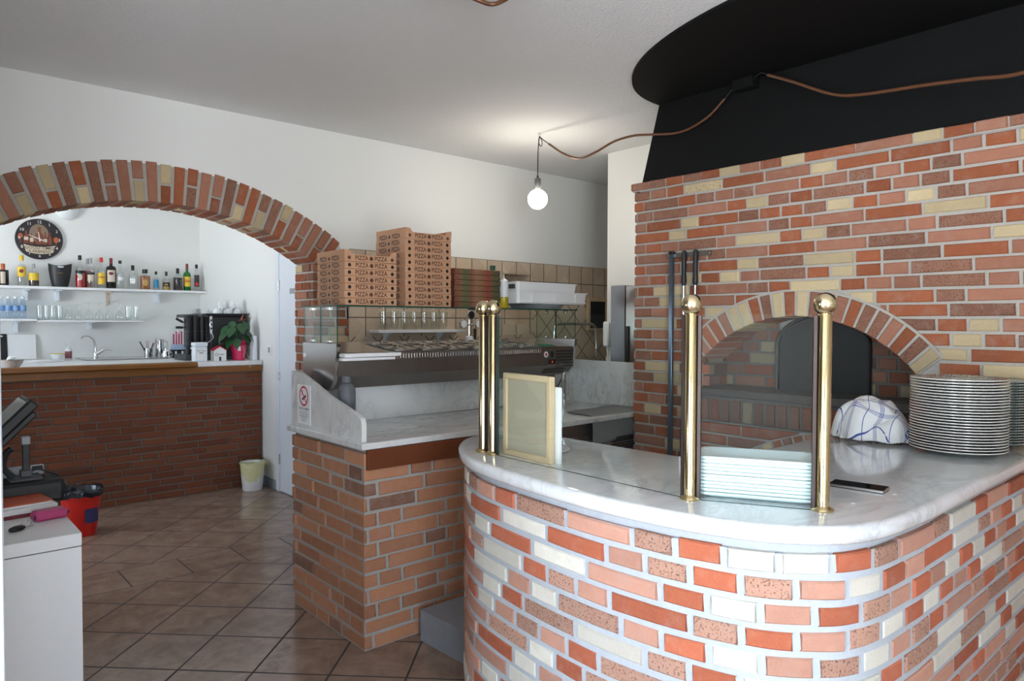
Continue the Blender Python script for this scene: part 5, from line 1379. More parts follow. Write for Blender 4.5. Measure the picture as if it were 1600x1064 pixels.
bottle(1.429, SY, .321, .0405, 'black', 'tallest bottle with red liquid and black cap right of the ice bucket', None, 'red_spirit', .40, 'glass_ware', (('black', .43, .53, 1.15), ('cream_label', .22, .42, .42)), .016, .045, .58, .32)
bottle(1.508, 8.170, .298, .034, 'grey', 'red spirit bottle half hidden behind a clear grey-capped bottle', None, 'red_spirit', .62, 'glass_ware', (), .014, .055, .58, .32)
bottle(1.521, SY-.012, .300, .035, 'grey', 'clear grey-capped bottle with dark and white label next to the red spirit', None, None, 0, 'glass_ware', (('print_grey', .44, .52, 1.15), ('cream_label', .22, .43, .9)), .014, .055, .58, .32)
bottle(1.617, SY, .311, .0395, 'red', 'clear bottle with red cap and square yellow label', None, None, 0, 'glass_ware', (('yellow', .13, .50, .95), ('orange_cover', .33, .38, .8)), .0155, .045, .58, .34)
bottle(1.704, SY, .310, .0455, 'maroon', 'black wine-dark bottle with dark red cap and cream label', None, None, 0, 'dark_glass', (('cream_label', .22, .60, .85), ('maroon', .44, .54, .40)), .014, .06, .66, .25)
bottle(1.786, SY, .290, .034, 'black', 'slim clear bottle with white band label right of the dark wine bottle', None, None, 0, 'glass_ware', (('paper', .30, .48, 1.1), ('print_grey', .43, .46, 1.0)), .015, .03, .52, .40)
bottle(1.903, SY, .248, .049, 'black', 'round clear bottle with small white disc label', None, None, 0, 'glass_ware', (('paper', .22, .46, .42),), .0155, .050, .55, .30)
bottle(2.019, SY, .213, .045, 'black', 'square amber liqueur bottle with wide black cap', 5, 'amber', .66, 'glass_ware', (('gold', .16, .52, .42),), .026, .040, .66, .28)
bottle(2.126, SY, .195, .034, 'black', 'small clear bottle with bright blue label', 6, None, 0, 'glass_ware', (('blue_label', .12, .56, .8),), .012, .03, .60, .30)
bottle(2.226, SY, .198, .0375, 'black', 'small clear bottle with black and gold label right of the blue label', None, 'gold', .30, 'glass_ware', (('black', .20, .42, 1.1), ('gold', .26, .34, .42)), .012, .042, .56, .36)
bottle(2.341, SY, .239, .0435, 'black', 'square dark whiskey bottle with black label and black cap', 5, 'dark_spirit', .58, 'glass_ware', (('black', .16, .56, .8), ('cream_label', .40, .46, .42)), .0155, .055, .60, .28)
gbb = bottle(2.437, SY, .294, .0375, 'maroon', 'green glass bottle with yellow label and red cap', None, None, 0, 'green_glass', (('yellow', .16, .52, 1.0),), .0135, .06, .58, .30)
d = Vector((math.cos(LA), math.sin(LA), 0)); rr = Vector((-d.y, d.x, 0))
m = MB(); m.text('J&B', .040, Vector((2.437, SY, SZ+.105)) + d*.0385, rr, (0, 0, 1), 0, .002); m.build('lettering', M['sign_red'], gbb, False, fixn=False)
bottle(2.536, SY, .291, .0335, 'black', 'slim clear bottle with dark and red label at the right shelf end', None, None, 0, 'glass_ware', (('print_grey', .16, .60, .8), ('sign_red', .20, .33, .42)), .014, .04, .58, .34)
# black ice bucket
ib = root('ice_bucket', (1.261, SY, SZ), 'oval black ice bucket with handle slot among the bottles', 'ice bucket')
m = MB(); n = 40; P = []; 
pf = [(.060, 0), (.066, .004), (.082, .075), (.095, .16), (.099, .218), (.095, .218), (.090, .16), (.062, .01)]
for k, (r, z) in enumerate(pf):
    for i in range(n):
        t = 2*PI*i/n; zz = z + (.012*math.cos(2*t+.5) if z > .2 else 0); P.append((1.261+r*math.cos(t), SY+r*.82*math.sin(t), SZ+.0005+zz))
m.add(P, [(k*n+i, k*n+(i+1) % n, (k+1)*n+(i+1) % n, (k+1)*n+i) for k in range(len(pf)-1) for i in range(n)] + [tuple(range(n))[::-1], tuple((len(pf)-1)*n+i for i in range(n))]); m.build('body', M['black'], ib)
m = MB(); m.disc((1.253, SY-.0790, SZ+.194), (1, 0, 0), (0, .1, 1), .028, 18, 0, .002, .0075); m.build('handle_slot', M['trim_white'], ib, False, fixn=False)
m = MB(); m.rect((1.250, SY-.0735, SZ+.135), (1, 0, 0), (0, -.2, 1), .045, .004, 0, .002); m.build('gold_mark', M['gold'], ib, False, fixn=False)
# plastic water bottles
wbt = root('water_bottle', (0, 0, 0), 'clear plastic water bottle', 'bottle')
m = MB(); m.lathe([(0, 0), (.024, 0), (.0265, .005), (.0265, .060), (.025, .065), (.0265, .070), (.0265, .135), (.0135, .178), (.0125, .188), (0, .188)], (0, 0, 0), 20); m.build('body', M['glass_blue'], wbt)
m = MB(); m.lathe([(0, .188), (.014, .188), (.014, .205), (0, .205)], (0, 0, 0), 16); m.build('cap', M['white_plastic'], wbt)
m = MB(); m.band((0, 0), .0269, .072, .122, 0, 2*PI, 24); m.build('label', plain('water_label', (.16, .30, .55), .4), wbt, fixn=False)
for k in range(6):
    o = wbt if k == 0 else dup(wbt, (0, 0, 0)); o.location = (.955-k*.056, SY-.01, SL+.0005)
    tag(o, 'clear plastic water bottle with blue label, %s from the right on the lower left shelf' % NTH[k], 'bottle', 'plastic water bottles')
# glasses on the lower shelf
m = MB(); m.lathe([(r*.74, z*1.06) for r, z in gl_prof], (0, 0, 0), 16); tb = m.build('tumbler', M['glass_ware'], None, True, (0, 0, 0))
for k in range(4):
    o = tb if k == 0 else dup(tb, (0, 0, 0)); o.location = (1.092+k*.055, SY+.02, SR+.0005); tag(o, 'plain glass tumbler, %s from the left beside the water bottles' % NTH[k], 'glass', 'tumblers on the glass shelf')
def stem_glass(h, r):
    m = MB(); m.lathe([(r*.86, 0), (r, h*.16), (r*.93, h*.36), (r*.35, h*.54), (.0045, h*.60), (.004, h*.93), (r*.82, h*.985), (r*.85, h), (0, h)], (0, 0, 0), 20); return m
sgl = stem_glass(.150, .036).build('stem_glass', M['glass_ware'], None, True, (0, 0, 0))
for k in range(2):
    o = sgl if k == 0 else dup(sgl, (0, 0, 0)); o.location = (1.325+k*.085, SY-.01, SR+.0005); tag(o, 'small upturned stem glass, %s right of the tumblers' % ('first' if k == 0 else 'second'), 'glass', 'stem glasses on the glass shelf')
wgl = stem_glass(.178, .042).build('wine_glass', M['glass_ware'], None, True, (0, 0, 0))
for k in range(4):
    o = wgl if k == 0 else dup(wgl, (0, 0, 0)); o.location = (1.500+k*.092, SY-.005, SR+.0005); tag(o, 'upturned wine glass, %s from the left on the glass shelf' % NTH[k], 'glass', 'wine glasses on the glass shelf')
m = MB(); m.lathe([(r*.92, z*1.10) for r, z in gl_prof], (0, 0, 0), 18); tall = m.build('tall_tumbler', M['glass_ware'], None, True, (0, 0, 0))
for k in range(2):
    o = tall if k == 0 else dup(tall, (0, 0, 0)); o.location = (1.858+k*.078, SY-.005, SR+.0005); tag(o, 'ribbed straight glass, %s at the right end of the glass shelf' % ('first of two' if k == 0 else 'last'), 'glass', 'straight glasses on the glass shelf')

# wall clock
ck = root('wall_clock', (1.110, 8.20, 2.12), 'round dark wall clock with bottle picture reading GOOD TIMES & FRIENDS', 'clock')
CX_, CZ_, CY_, CR = 1.110, 2.318, 8.206, .196
m = MB(); m.lathe([(0, 0), (CR, 0), (CR, .022), (CR-.004, .026), (0, .026)], n=56, mat=Matrix.Translation((CX_, 8.2325, CZ_)) @ Matrix.Rotation(PI/2, 4, 'X')); m.build('disc', plain('clock_face_dark', (.022, .016, .018), .35, 0, .3, 30), ck)
R_, U_ = (1, 0, 0), (0, 0, 1)
def cp(x, z): return (CX_+x*CR, CY_-.0002, CZ_+z*CR)
def flat(name, mat_, fn, par=ck):
    m = MB(); fn(m); return m.build(name, mat_, par, False, fixn=False)
CLK = {k: plain('clock_print_'+k, c, .4) for k, c in dict(glow=(.22, .16, .11), amber=(.20, .05, .02), cream=(.62, .52, .38), orange=(.42, .10, .03), dark=(.05, .02, .018), white=(.75, .75, .75)).items()}
def art(m):
    m.disc(cp(-.02, .28), R_, U_, CR*.40, 24, 0, .0004, CR*.46)
flat('picture_glow', CLK['glow'], art)
def bott(m, x, z, w_, h_, off):
    y = CY_-off
    P = [(-1, 0), (1, 0), (1, .55), (.35, .70), (.35, 1), (-.35, 1), (-.35, .70), (-1, .55)]
    m.add([(CX_+(x+a*w_)*CR, y, CZ_+(z+b*h_)*CR) for a, b in P], [tuple(range(8))])
flat('picture_bottles', CLK['amber'], lambda m: (bott(m, 0, -.25, .17, .85, .001), bott(m, -.55, -.22, .10, .60, .001), bott(m, -.33, -.25, .08, .52, .001), bott(m, .25, -.25, .08, .62, .001), bott(m, .44, -.25, .075, .6, .001)))
flat('picture_labels', CLK['cream'], lambda m: [m.rect(cp(x, z), R_, U_, w_*CR, h_*CR, 0, .0016) for x, z, w_, h_ in ((-.55, 0, .18, .16), (-.33, -.05, .14, .20), (.25, -.05, .14, .16))])
flat('picture_glasses', CLK['orange'], lambda m: (m.disc(cp(.70, .0), R_, U_, .11*CR, 16, 0, .001, .15*CR), m.rect(cp(.70, -.22), R_, U_, .02*CR, .2*CR, 0, .001), m.disc(cp(-.78, .12), R_, U_, .10*CR, 16, 0, .001, .12*CR), m.rect(cp(-.78, -.10), R_, U_, .02*CR, .24*CR, 0, .001)))
def banner(m):
    P = []
    for k in range(9):
        x = -.66+1.32*k/8; z = -.28-.10*(1-(x/.66)**2); P += [cp(x, z), cp(x*.86, z-.36)]
    P = [(p[0], p[1]-.0020, p[2]) for p in P]; m.add(P, [(2*i, 2*i+1, 2*i+3, 2*i+2) for i in range(8)])
flat('banner', CLK['cream'], banner)
flat('banner_lettering', CLK['dark'], lambda m: (m.text('GOOD TIMES', .21*CR, cp(0, -.44), R_, U_, 0, .0030, .98), m.text('& FRIENDS!', .19*CR, cp(0, -.62), R_, U_, 0, .0030, .98)))
flat('numerals', CLK['white'], lambda m: [m.text(str(k), .20*CR, cp(.84*math.sin(k*PI/6), .84*math.cos(k*PI/6)), R_, U_, 0, .0034) for k in range(1, 13)])
def hand(m, ang, L, tail, w_, off):
    a = math.radians(ang); d = Vector((math.sin(a), 0, math.cos(a))); p = Vector((-d.z, 0, d.x)); o = Vector(cp(0, 0)) + Vector((0, -off, 0))
    m.add([tuple(o - d*tail*CR - p*w_*CR), tuple(o - d*tail*CR + p*w_*CR), tuple(o + d*L*CR + p*w_*.4*CR), tuple(o + d*L*CR - p*w_*.4*CR)], [(0, 1, 2, 3)])
flat('hands', CLK['white'], lambda m: (hand(m, 292, .50, .18, .025, .0045), hand(m, 352, .36, .12, .030, .0040)))
# round white lamp shade on the bar wall
m = MB(); pf = [(.105*math.cos(t), .085*math.sin(t)) for t in [PI/2*k/10 for k in range(10)]] + [(0, .085)]
m.lathe([(0, 0)] + pf, n=32, mat=Matrix.Translation((1.345, 8.233, 2.632)) @ Matrix.Rotation(PI/2, 4, 'X')); o = m.build('wall_lamp', M['china']); tag(o, 'white dome wall lamp just under the brick arch, right of the clock', 'lamp')

# things on the back counter
fa = root('sink_faucet', (1.527, 7.95, BCZ), 'chrome single-lever faucet with curved spout at the bar sink', 'faucet')
fx_, fy_, fz_ = 1.527, 7.95, BCZ+.0122
m = MB(); m.lathe([(0, 0), (.026, 0), (.026, .008), (.020, .014), (.020, .055), (.016, .062), (0, .062)], (fx_, fy_, fz_), 20); m.build('base', M['chrome'], fa)
m = MB(); m.tube(smoothpts([(fx_, fy_, fz_+.05), (fx_-.003, fy_, fz_+.12), (fx_-.020, fy_-.004, fz_+.18), (fx_-.065, fy_-.012, fz_+.215), (fx_-.110, fy_-.02, fz_+.215), (fx_-.130, fy_-.025, fz_+.192)], 7), .0105, 12); m.build('spout', M['chrome'], fa)
m = MB(); m.tube([(fx_+.008, fy_-.004, fz_+.035), (fx_+.075, fy_-.03, fz_+.085)], [.018, .013], 12); m.tube([(fx_+.070, fy_-.028, fz_+.083), (fx_+.145, fy_-.055, fz_+.070)], [.010, .004], 10); m.build('lever', M['chrome'], fa)
sp_ = root('soap_pump', (1.304, 8.0, BCZ), 'pump soap bottle with dark patterned label left of the faucet', 'soap dispenser')
m = MB(); m.lathe([(0, 0), (.030, 0), (.032, .005), (.032, .085), (.022, .105), (.010, .112), (0, .112)], (1.304, 8.0, BCZ+.0005), 20); m.build('bottle', M['frosted'], sp_)
m = MB(); m.band((1.304, 8.0), .0324, BCZ+.012, BCZ+.080, LA-1.1, LA+1.1, 12); m.build('label', plain('floral_label', (.28, .10, .10), .5, 0, .7, 120), sp_, fixn=False)
m = MB(); m.lathe([(0, .112), (.013, .112), (.013, .125), (.005, .127), (.005, .150), (.012, .152), (.012, .162), (0, .162)], (1.304, 8.0, BCZ+.0005), 16); m.cyl((1.304, 8.0, BCZ+.158), (1.274, 7.985, BCZ+.154), .005); m.build('pump', M['white_plastic'], sp_)
bw = root('yellow_rim_bowl', (1.20, 7.92, BCZ), 'small white bowl with yellow rim beside the soap pump', 'bowl')
m = MB(); m.lathe([(0, 0), (.030, 0), (.034, .004), (.056, .042), (.060, .060), (.057, .060), (.052, .042), (.028, .008), (0, .008)], (1.20, 7.92, BCZ+.0005), 26); m.build('body', M['china'], bw)
m = MB(); m.tube([(1.20+.0585*math.cos(t), 7.92+.0585*math.sin(t), BCZ+.061) for t in [2*PI*k/30 for k in range(30)]], .0025, 6, 0, True); m.build('rim', M['yellow'], bw)
m = MB(); m.obox((1.08, 7.68), (.98, .17), (-.17, .98), .26, .16, BCZ+.0005, BCZ+.010, .003); m.obox((1.085, 7.685), (.95, .3), (-.3, .95), .23, .14, BCZ+.0103, BCZ+.017, .003); o = m.build('folded_newspaper', M['paper']); tag(o, 'folded pale newspaper lying on the back counter edge', 'newspaper')
m = MB(); mt = Matrix.Translation((.955, 8.175, BCZ+.003)) @ Matrix.Rotation(math.radians(-9), 4, 'X'); m.box(-.115, .115, 0, .012, 0, .245, .004, 0, mt); o = m.build('white_cutting_board', M['white_plastic']); tag(o, 'white cutting board leaning against the bar wall', 'cutting board')
bb_ = root('black_cutting_board', (.70, 8.1, BCZ), 'black board with slot handle leaning at the far left of the bar wall', 'cutting board')
mt = Matrix.Translation((.735, 8.165, BCZ+.003)) @ Matrix.Rotation(math.radians(-9), 4, 'X')
m = MB(); m.box(-.14, .10, 0, .010, 0, .250, .004, 0, mt); m.build('board', M['black_matte'], bb_)
m = MB(); m.box(.02, .07, -.0012, .0002, .222, .232, 0, 0, mt); m.build('slot', M['paper'], bb_)
cu = root('straw_cup', (1.993, 7.90, BCZ), 'steel cup holding black and pink stirrers right of the faucet', 'cup')
m = MB(); m.lathe([(0, 0), (.040, 0), (.041, .003), (.042, .085), (.040, .085), (.039, .006), (0, .006)], (1.993, 7.90, BCZ+.013), 24); m.build('body', M['steel'], cu)
for dx, dy, dz, mm in ((-.085, -.02, .165, 'black'), (-.020, .0, .170, 'pink'), (.002, .01, .175, 'pink'), (.045, -.01, .150, 'black'), (.070, .0, .165, 'pink'), (.075, .01, .168, 'maroon')):
    m = MB(); m.tube([(1.993+dx*.12, 7.90+dy*.3, BCZ+.022), (1.993+dx, 7.90+dy, BCZ+dz)], .0055 if mm == 'black' else .0028, 8); m.build('stirrer', M[mm], cu)
jg = root('milk_jug', (2.112, 7.945, BCZ), 'tall steel milk jug behind the stirrer cup', 'jug')
m = MB(); m.lathe([(0, 0), (.044, 0), (.046, .004), (.044, .08), (.037, .13), (.042, .175), (.040, .175), (.035, .13), (.042, .08), (.042, .008), (0, .008)], (2.112, 7.945, BCZ+.013), 24); m.build('body', M['steel'], jg)
m = MB(); m.tube(smoothpts([(2.150, 7.945, BCZ+.165), (2.185, 7.94, BCZ+.155), (2.187, 7.94, BCZ+.09), (2.158, 7.945, BCZ+.06)], 6), .0055, 8); m.build('handle', M['steel'], jg)
jg2 = root('small_milk_jug', (2.095, 7.66, BCZ), 'small shiny steel milk jug in front of the tall one', 'jug')
m = MB(); m.lathe([(0, 0), (.036, 0), (.038, .004), (.040, .035), (.030, .062), (.031, .075), (.029, .075), (.028, .062), (.037, .035), (.036, .006), (0, .006)], (2.095, 7.66, BCZ+.0005), 22); m.build('body', M['chrome'], jg2)
m = MB(); m.lathe([(0, .075), (.016, .078), (.016, .098), (0, .100)], (2.095, 7.66, BCZ+.0005), 14); m.tube(smoothpts([(2.125, 7.66, BCZ+.065), (2.150, 7.65, BCZ+.055), (2.148, 7.65, BCZ+.025), (2.130, 7.66, BCZ+.015)], 5), .004, 8); m.build('handle', M['chrome'], jg2)
ts = root('sugar_tray', (2.30, 7.72, BCZ), 'black cup tray with light blue sugar box and pink sachets by the coffee machine', 'tray')
m = MB(); m.box(2.168, 2.372, 7.66, 7.79, BCZ+.0005, BCZ+.012, .003); m.box(2.168, 2.372, 7.66, 7.79, BCZ+.068, BCZ+.082, .003)
for k in range(4): m.box(2.171+k*.0635, 2.181+k*.0635, 7.662, 7.788, BCZ+.012, BCZ+.068, .002)
m.build('stand', M['black'], ts)
m = MB(); m.box(2.172, 2.29, 7.67, 7.78, BCZ+.0822, BCZ+.135, .002); bxs = m.build('sugar_box', plain('pale_blue_card', (.38, .50, .66), .6), ts)
for k in range(8):
    m = MB(); x = 2.182+k*.0125; hh = .11+.035*((k*5) % 4)/3; mm = ('pink', 'paper', 'pink_wrap', 'paper')[k % 4]
    m.obox((x, 7.72+.012*((k*3) % 3-1)), (1, .2), (-.2, 1), .010, .016, BCZ+.10, BCZ+.135+hh, .001); m.build('sachet', M[mm], ts)

# coffee machine and its things
cfz = BZ+.0005
cm = root('coffee_machine', (2.31, 6.98, BZ), 'black espresso machine with three cylindrical groups on the bar corner', 'coffee machine')
m = MB(); m.box(2.245, 2.590, 6.79, 7.17, cfz+.030, cfz+.405, .010); m.build('body', M['black'], cm)
m = MB(); m.box(2.03, 2.590, 6.81, 7.16, cfz, cfz+.050, .006); m.build('drip_base', M['darkgrey'], cm)
for k in range(3):
    x = 2.068+k*.068; y = 6.875+.015*k
    m = MB(); m.lathe([(0, .050), (.022, .050), (.022, .12), (.0315, .125), (.0315, .395), (.027, .418), (0, .420)], (x, y, cfz), 24); gcol = m.build('group_column', M['black'], cm)
    m = MB(); m.lathe([(.0319, .150), (.0325, .151), (.0325, .156), (.0319, .157)], (x, y, cfz), 24); m.lathe([(.0319, .265), (.0325, .266), (.0325, .271), (.0319, .272)], (x, y, cfz), 24); m.build('ring', M['darkgrey'], gcol)
m = MB(); m.box(2.050, 2.26, 6.88, 7.15, cfz+.395, cfz+.425, .006); m.build('top_shelf', M['darkgrey'], cm)
for z0, dz, dx in ((.345, .040, -.058), (.305, .0, -.060)):
    m = MB(); x0 = 2.020; m.tube([(x0+.02, 6.86, cfz+z0), (x0+.002, 6.855, cfz+z0+dz*.2)], .004, 8); m.tube([(x0, 6.855, cfz+z0+dz*.2), (x0+dx, 6.845, cfz+z0+dz)], .0115, 10); m.build('portafilter_handle', M['black'], cm)
m = MB(); m.box(2.238, 2.262, 6.782, 6.800, cfz+.245, cfz+.410, .003); cpl = m.build('chrome_control_panel', M['chrome'], cm)
m = MB()
for k in range(3): m.box(2.243, 2.257, 6.779, 6.783, cfz+.285+k*.038, cfz+.303+k*.038, .002)
m.build('button', M['black'], cpl)
m = MB(); m.tube(smoothpts([(2.255, 6.785, cfz+.25), (2.258, 6.765, cfz+.21), (2.24, 6.755, cfz+.185), (2.20, 6.75, cfz+.155), (2.190, 6.75, cfz+.130)], 6), .005, 8); m.build('steam_wand', M['chrome'], cm)
m = MB(); tray(m, 2.435, 6.962, cfz+.4055, .285, .262, .026, .050); tr_ = m.build('cup_tray', M['darkgrey'], cm)
# saucers and cups on the machine
m = MB(); m.lathe([(0, 0), (.030, 0), (.034, .002), (.058, .009), (.058, .011), (.034, .005), (0, .004)], (0, 0, 0), 24); sa = m.build('saucer', M['china'], None, True, (0, 0, 0))
for k in range(6):
    o = sa if k == 0 else dup(sa, (0, 0, 0)); o.location = (2.176, 7.01, cfz+.4268+k*.0082); j = 5-k; tag(o, 'white coffee saucer, ' + ORD[j] + (' of the pile on the coffee machine' if j == 0 else ' from the top on the coffee machine'), 'saucer', 'saucers on the coffee machine')
m = MB(); m.lathe([(.042, 0), (.044, .004), (.043, .038), (.033, .066), (.022, .073), (0, .073)], (0, 0, 0), 24); 
cpp = root('coffee_cup', (0, 0, 0), 'white cup', 'cup'); m.build('bowl', M['china'], cpp)
m = MB(); m.tube(smoothpts([(.042, 0, .018), (.057, 0, .022), (.057, 0, .044), (.039, 0, .054)], 5), .004, 8); m.build('handle', M['china'], cpp)
spots = [(2.345, 6.900, 0), (2.345, 7.020, 0), (2.435, 6.900, 0), (2.435, 7.020, 0), (2.525, 6.900, 0), (2.525, 7.020, 0), (2.392, 6.905, .0735), (2.482, 6.905, .0735)]
lbl = ['front left', 'rear left', 'front middle', 'rear middle', 'front right', 'rear right', 'left of two on top', 'right of two on top']
for k, (x, y, dz) in enumerate(spots):
    o = cpp if k == 0 else dup(cpp, (0, 0, 0)); o.location = (x, y, cfz+.4125+dz); o.rotation_euler = (0, 0, PI/4+k*PI/2)
    tag(o, 'upturned white cup, %s in the heap on the coffee machine' % lbl[k], 'cup', 'white cups on the coffee machine')
# white tin, little house box, plant, tube
tn = root('white_tin', (2.094, 6.63, BZ), 'white square canister with lid and printed label on the bar', 'canister')
m = MB(); m.box(2.040, 2.148, 6.58, 6.68, cfz, cfz+.135, .006); m.build('body', M['trim_white'], tn)
m = MB(); m.box(2.037, 2.151, 6.577, 6.683, cfz+.136, cfz+.172, .006); m.build('lid', M['trim_white'], tn)
m = MB(); m.rect((2.094, 6.5795, cfz+.066), (1, 0, 0), (0, 0, 1), .088, .100, 0, .0008); lbq = m.build('label', M['paper'], tn, False, fixn=False)
m = MB(); m.text('NATURAL', .0165, (2.094, 6.5785, cfz+.096), (1, 0, 0), (0, 0, 1), 0, .0006); m.rect((2.094, 6.5785, cfz+.078), (1, 0, 0), (0, 0, 1), .035, .006, 0, .0006); m.build('lettering', M['print_grey'], lbq, False, fixn=False)
hs = root('house_box', (2.265, 6.62, BZ), 'small white house-shaped gift box with red roof edge on the bar', 'gift box')
m = MB(); m.prism([(2.208, 6.59, cfz), (2.318, 6.59, cfz), (2.318, 6.59, cfz+.095), (2.263, 6.59, cfz+.130), (2.208, 6.59, cfz+.095)], (0, .09, 0)); m.build('body', M['paper'], hs)
m = MB(); m.prism([(2.203, 6.585, cfz+.094), (2.263, 6.585, cfz+.132), (2.323, 6.585, cfz+.094), (2.323, 6.585, cfz+.099), (2.263, 6.585, cfz+.137), (2.203, 6.585, cfz+.099)], (0, .10, 0)); m.build('roof', M['sign_red'], hs)
m = MB(); m.rect((2.262, 6.589, cfz+.020), (1, 0, 0), (0, 0, 1), .018, .038, 0, .0008); m.tube([(2.232+.013*math.cos(t), 6.5885, cfz+.058+.013*math.sin(t)) for t in [2*PI*k/18 for k in range(18)]], .0015, 5, 0, True); m.rect((2.278, 6.589, cfz+.060), (1, 0, 0), (0, 0, 1), .04, .004, 0, .0008); m.build('print', M['print_grey'], hs, False, fixn=False)
m = MB(); lr = random.Random(9)
def leaf(m, base, tip, wd, droop=.02, n=8):
    b_, t_ = Vector(base), Vector(tip); d = t_-b_; L_ = d.length; sd = d.cross(Vector((0, 0, 1)))
    sd = sd.normalized() if sd.length > 1e-4 else Vector((1, 0, 0)); P = []
    for k in range(n+1):
        f = k/n; c_ = b_ + d*f - Vector((0, 0, droop*f*f)); ww = wd*math.sin(PI*min(1, f**.75))*(1.0 if f < .95 else .6) + .0006
        P += [tuple(c_-sd*ww+Vector((0, 0, .12*ww))), tuple(c_ - Vector((0, 0, .18*ww))), tuple(c_+sd*ww+Vector((0, 0, .12*ww)))]
    F = []
    for k in range(n): F += [(3*k, 3*k+1, 3*k+4, 3*k+3), (3*k+1, 3*k+2, 3*k+5, 3*k+4)]
    m.add(P, F)
for k in range(7):
    leaf(m, (2.27+.015*(k % 3), 6.635, cfz+.135), (2.27+lr.uniform(-.03, .06), 6.635+lr.uniform(-.03, .03), cfz+.155+lr.uniform(0, .035)), .010, .004)
m.build('sprig', plain('grey_green_sprig', (.06, .085, .06), .5, 0, .3), hs)
pt = root('potted_anthurium', (2.452, 6.645, BZ), 'anthurium with dark leaves and salmon flower in a bright pink wrapped pot', 'plant')
px, py = 2.452, 6.645
m = MB(); n = 40; P = []
for k, (r, z) in enumerate(((.050, 0), (.054, .002), (.062, .09), (.070, .135), (.058, .150), (.072, .180), (.066, .178), (.054, .150))):
    for i in range(n):
        t = 2*PI*i/n; w_ = .004*math.sin(12*t+k*.6)*(k > 1) + (.006*math.sin(5*t) if k > 4 else 0); P.append((px+(r+w_)*math.cos(t), py+(r+w_)*math.sin(t), cfz+z+(.010*math.sin(4*t) if k in (5, 6) else 0)))
m.add(P, [(k*n+i, k*n+(i+1) % n, (k+1)*n+(i+1) % n, (k+1)*n+i) for k in range(7) for i in range(n)] + [tuple(range(n))[::-1], tuple(7*n+i for i in range(n))]); m.build('wrapped_pot', M['pink_wrap'], pt)
m = MB(); m.tube(smoothpts([(px+.01, py-.066, cfz+.14), (px+.02, py-.078, cfz+.09), (px+.018, py-.080, cfz+.03), (px+.022, py-.175, cfz+.0), (px+.028, py-.19, cfz-.055), (px+.040, py-.185, cfz-.05), (px+.045, py-.172, cfz+.005), (px+.042, py-.08, cfz+.06), (px+.03, py-.072, cfz+.14)], 6), .0016, 6); m.build('ribbon', M['cream_label'], pt)
m = MB(); m.rect((px-.020, py-.068, cfz+.110), (1, 0, 0), (0, 0, 1), .026, .042, 0, .001); m.build('tag', M['paper'], pt, False, fixn=False)
leaves = [((-.16, -.02, .235), .042), ((-.10, -.07, .275), .045), ((-.06, .05, .33), .040), ((.0, -.08, .31), .048), ((.06, -.03, .33), .042), ((-.13, .06, .29), .038), ((.085, -.06, .24), .036), ((-.05, -.10, .17), .040), ((.05, -.09, .20), .038), ((-.11, -.05, .17), .038), ((.0, .08, .27), .038), ((.085, -.03, .215), .018)]
for k, ((dx, dy, dz), wd) in enumerate(leaves):
    tip = (px+dx*1.28, py+dy*.8-.045, cfz+dz-.055); mid_ = (px+dx*.72, py+dy*.6, cfz+dz+.035)
    m = MB(); leaf(m, mid_, tip, wd*.98, .012, 9); m.build('leaf', M['leaf'], pt, True, ang=3)
m = MB()
for dx, dy, dz, wd in leaves and [(a[0], a[1], a[2], b) for a, b in leaves]: m.tube(smoothpts([(px+dx*.05, py+dy*.05, cfz+.13), (px+dx*.35, py+dy*.3, cfz+.13+(dz-.12)*.75), (px+dx*.72, py+dy*.6, cfz+dz+.035)], 4), .0022, 6)
m.tube([(px, py, cfz+.13), (px+.03, py-.03, cfz+.375)], .0022, 6); m.tube([(px+.01, py, cfz+.13), (px+.110, py-.01, cfz+.385)], .0022, 6); m.build('stem', M['leaf'], pt)
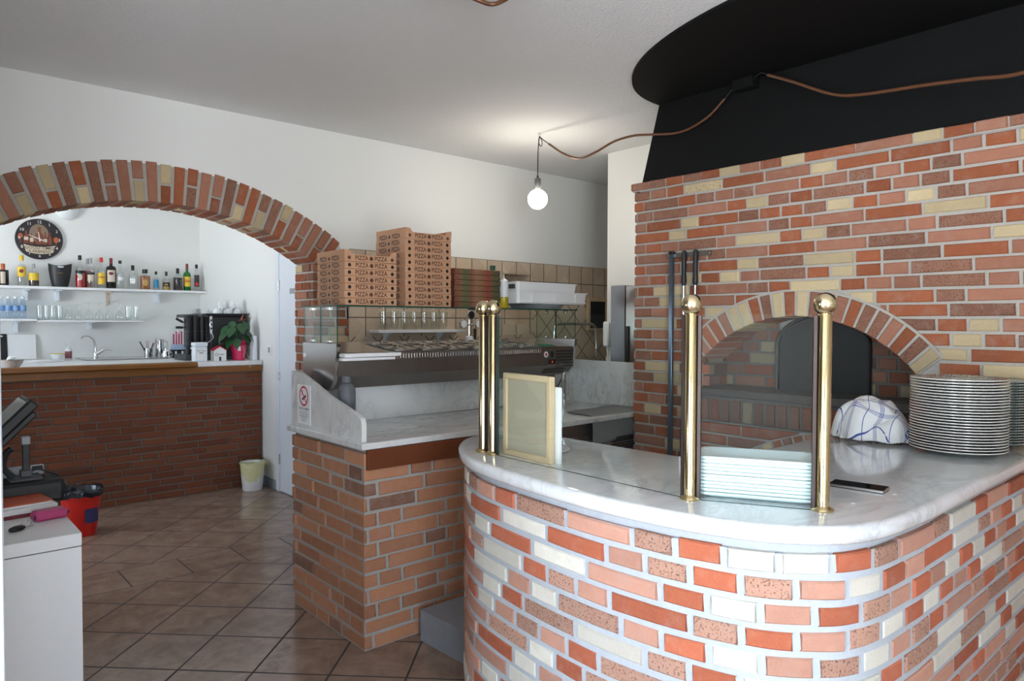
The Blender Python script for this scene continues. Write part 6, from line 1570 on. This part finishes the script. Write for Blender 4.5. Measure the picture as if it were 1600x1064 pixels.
for dx, dy, dz, s_ in ((.030, -.03, .378, 1.0), (.112, -.01, .392, .55)):
    m = MB(); leaf(m, (px+dx-.050*s_, py+dy, cfz+dz-.012), (px+dx+.045*s_, py+dy-.03*s_, cfz+dz+.010), .034*s_, .004, 8); m.tube([(px+dx-.02*s_, py+dy, cfz+dz-.004), (px+dx, py+dy-.008, cfz+dz+.045*s_)], .0045*s_, 8); m.build('flower', M['flower'], pt, True, ang=3)
m = MB(); m.lathe([(0, 0), (.0255, 0), (.0255, .226), (.0225, .226), (.0225, .004), (0, .004)], (2.575, 6.578, cfz), 26); o = m.build('white_tube', M['trim_white']); tag(o, 'upright white cylinder vase right of the pink plant pot', 'vase')
sbw = root('sachet_bowl', (.705, 6.62, BZ), 'pale pottery bowl full of sugar sachets at the left end of the bar', 'bowl')
bx_, by_ = .705, 6.60
m = MB(); m.lathe([(0, 0), (.040, 0), (.045, .004), (.066, .035), (.075, .062), (.072, .062), (.062, .036), (.040, .010), (0, .010)], (bx_, by_, cfz), 30); m.build('body', plain('sand_pottery', (.42, .36, .32), .55), sbw)
lr = random.Random(12)
for k in range(14):
    a = lr.uniform(0, 2*PI); q = lr.uniform(0, .045); m = MB()
    mt = Matrix.Translation((bx_+q*math.cos(a), by_+q*math.sin(a), cfz+.052+.012*(k % 3))) @ Matrix.Rotation(lr.uniform(0, PI), 4, 'Z') @ Matrix.Rotation(lr.uniform(-.7, .7), 4, 'X')
    m.box(-.022, .022, -.013, .013, -.002, .002, .001, 0, mt); m.build('sachet', M['paper'] if k % 3 else M['kraft'], sbw)
# socket and little door plate
so_ = root('wall_socket', (2.612, 6.33, 1.20), 'white wall socket plate between bar and door', 'socket')
m = MB(); m.box(2.6085, 2.6155, 6.272, 6.372, 1.215, 1.312, .003); m.build('plate', M['white_plastic'], so_)
m = MB(); m.box(2.606, 2.609, 6.30, 6.345, 1.24, 1.29, .001); m.build('insert', M['grey_paint'], so_)
m = MB(); m.box(2.6055, 2.6085, 5.770, 5.868, 1.765, 1.812, .001); o = m.build('door_plate', M['grey_paint']); tag(o, 'small grey sign plate on the white door', 'sign')

for o in bpy.data.objects:
    if '_base' in o: del o['_base']
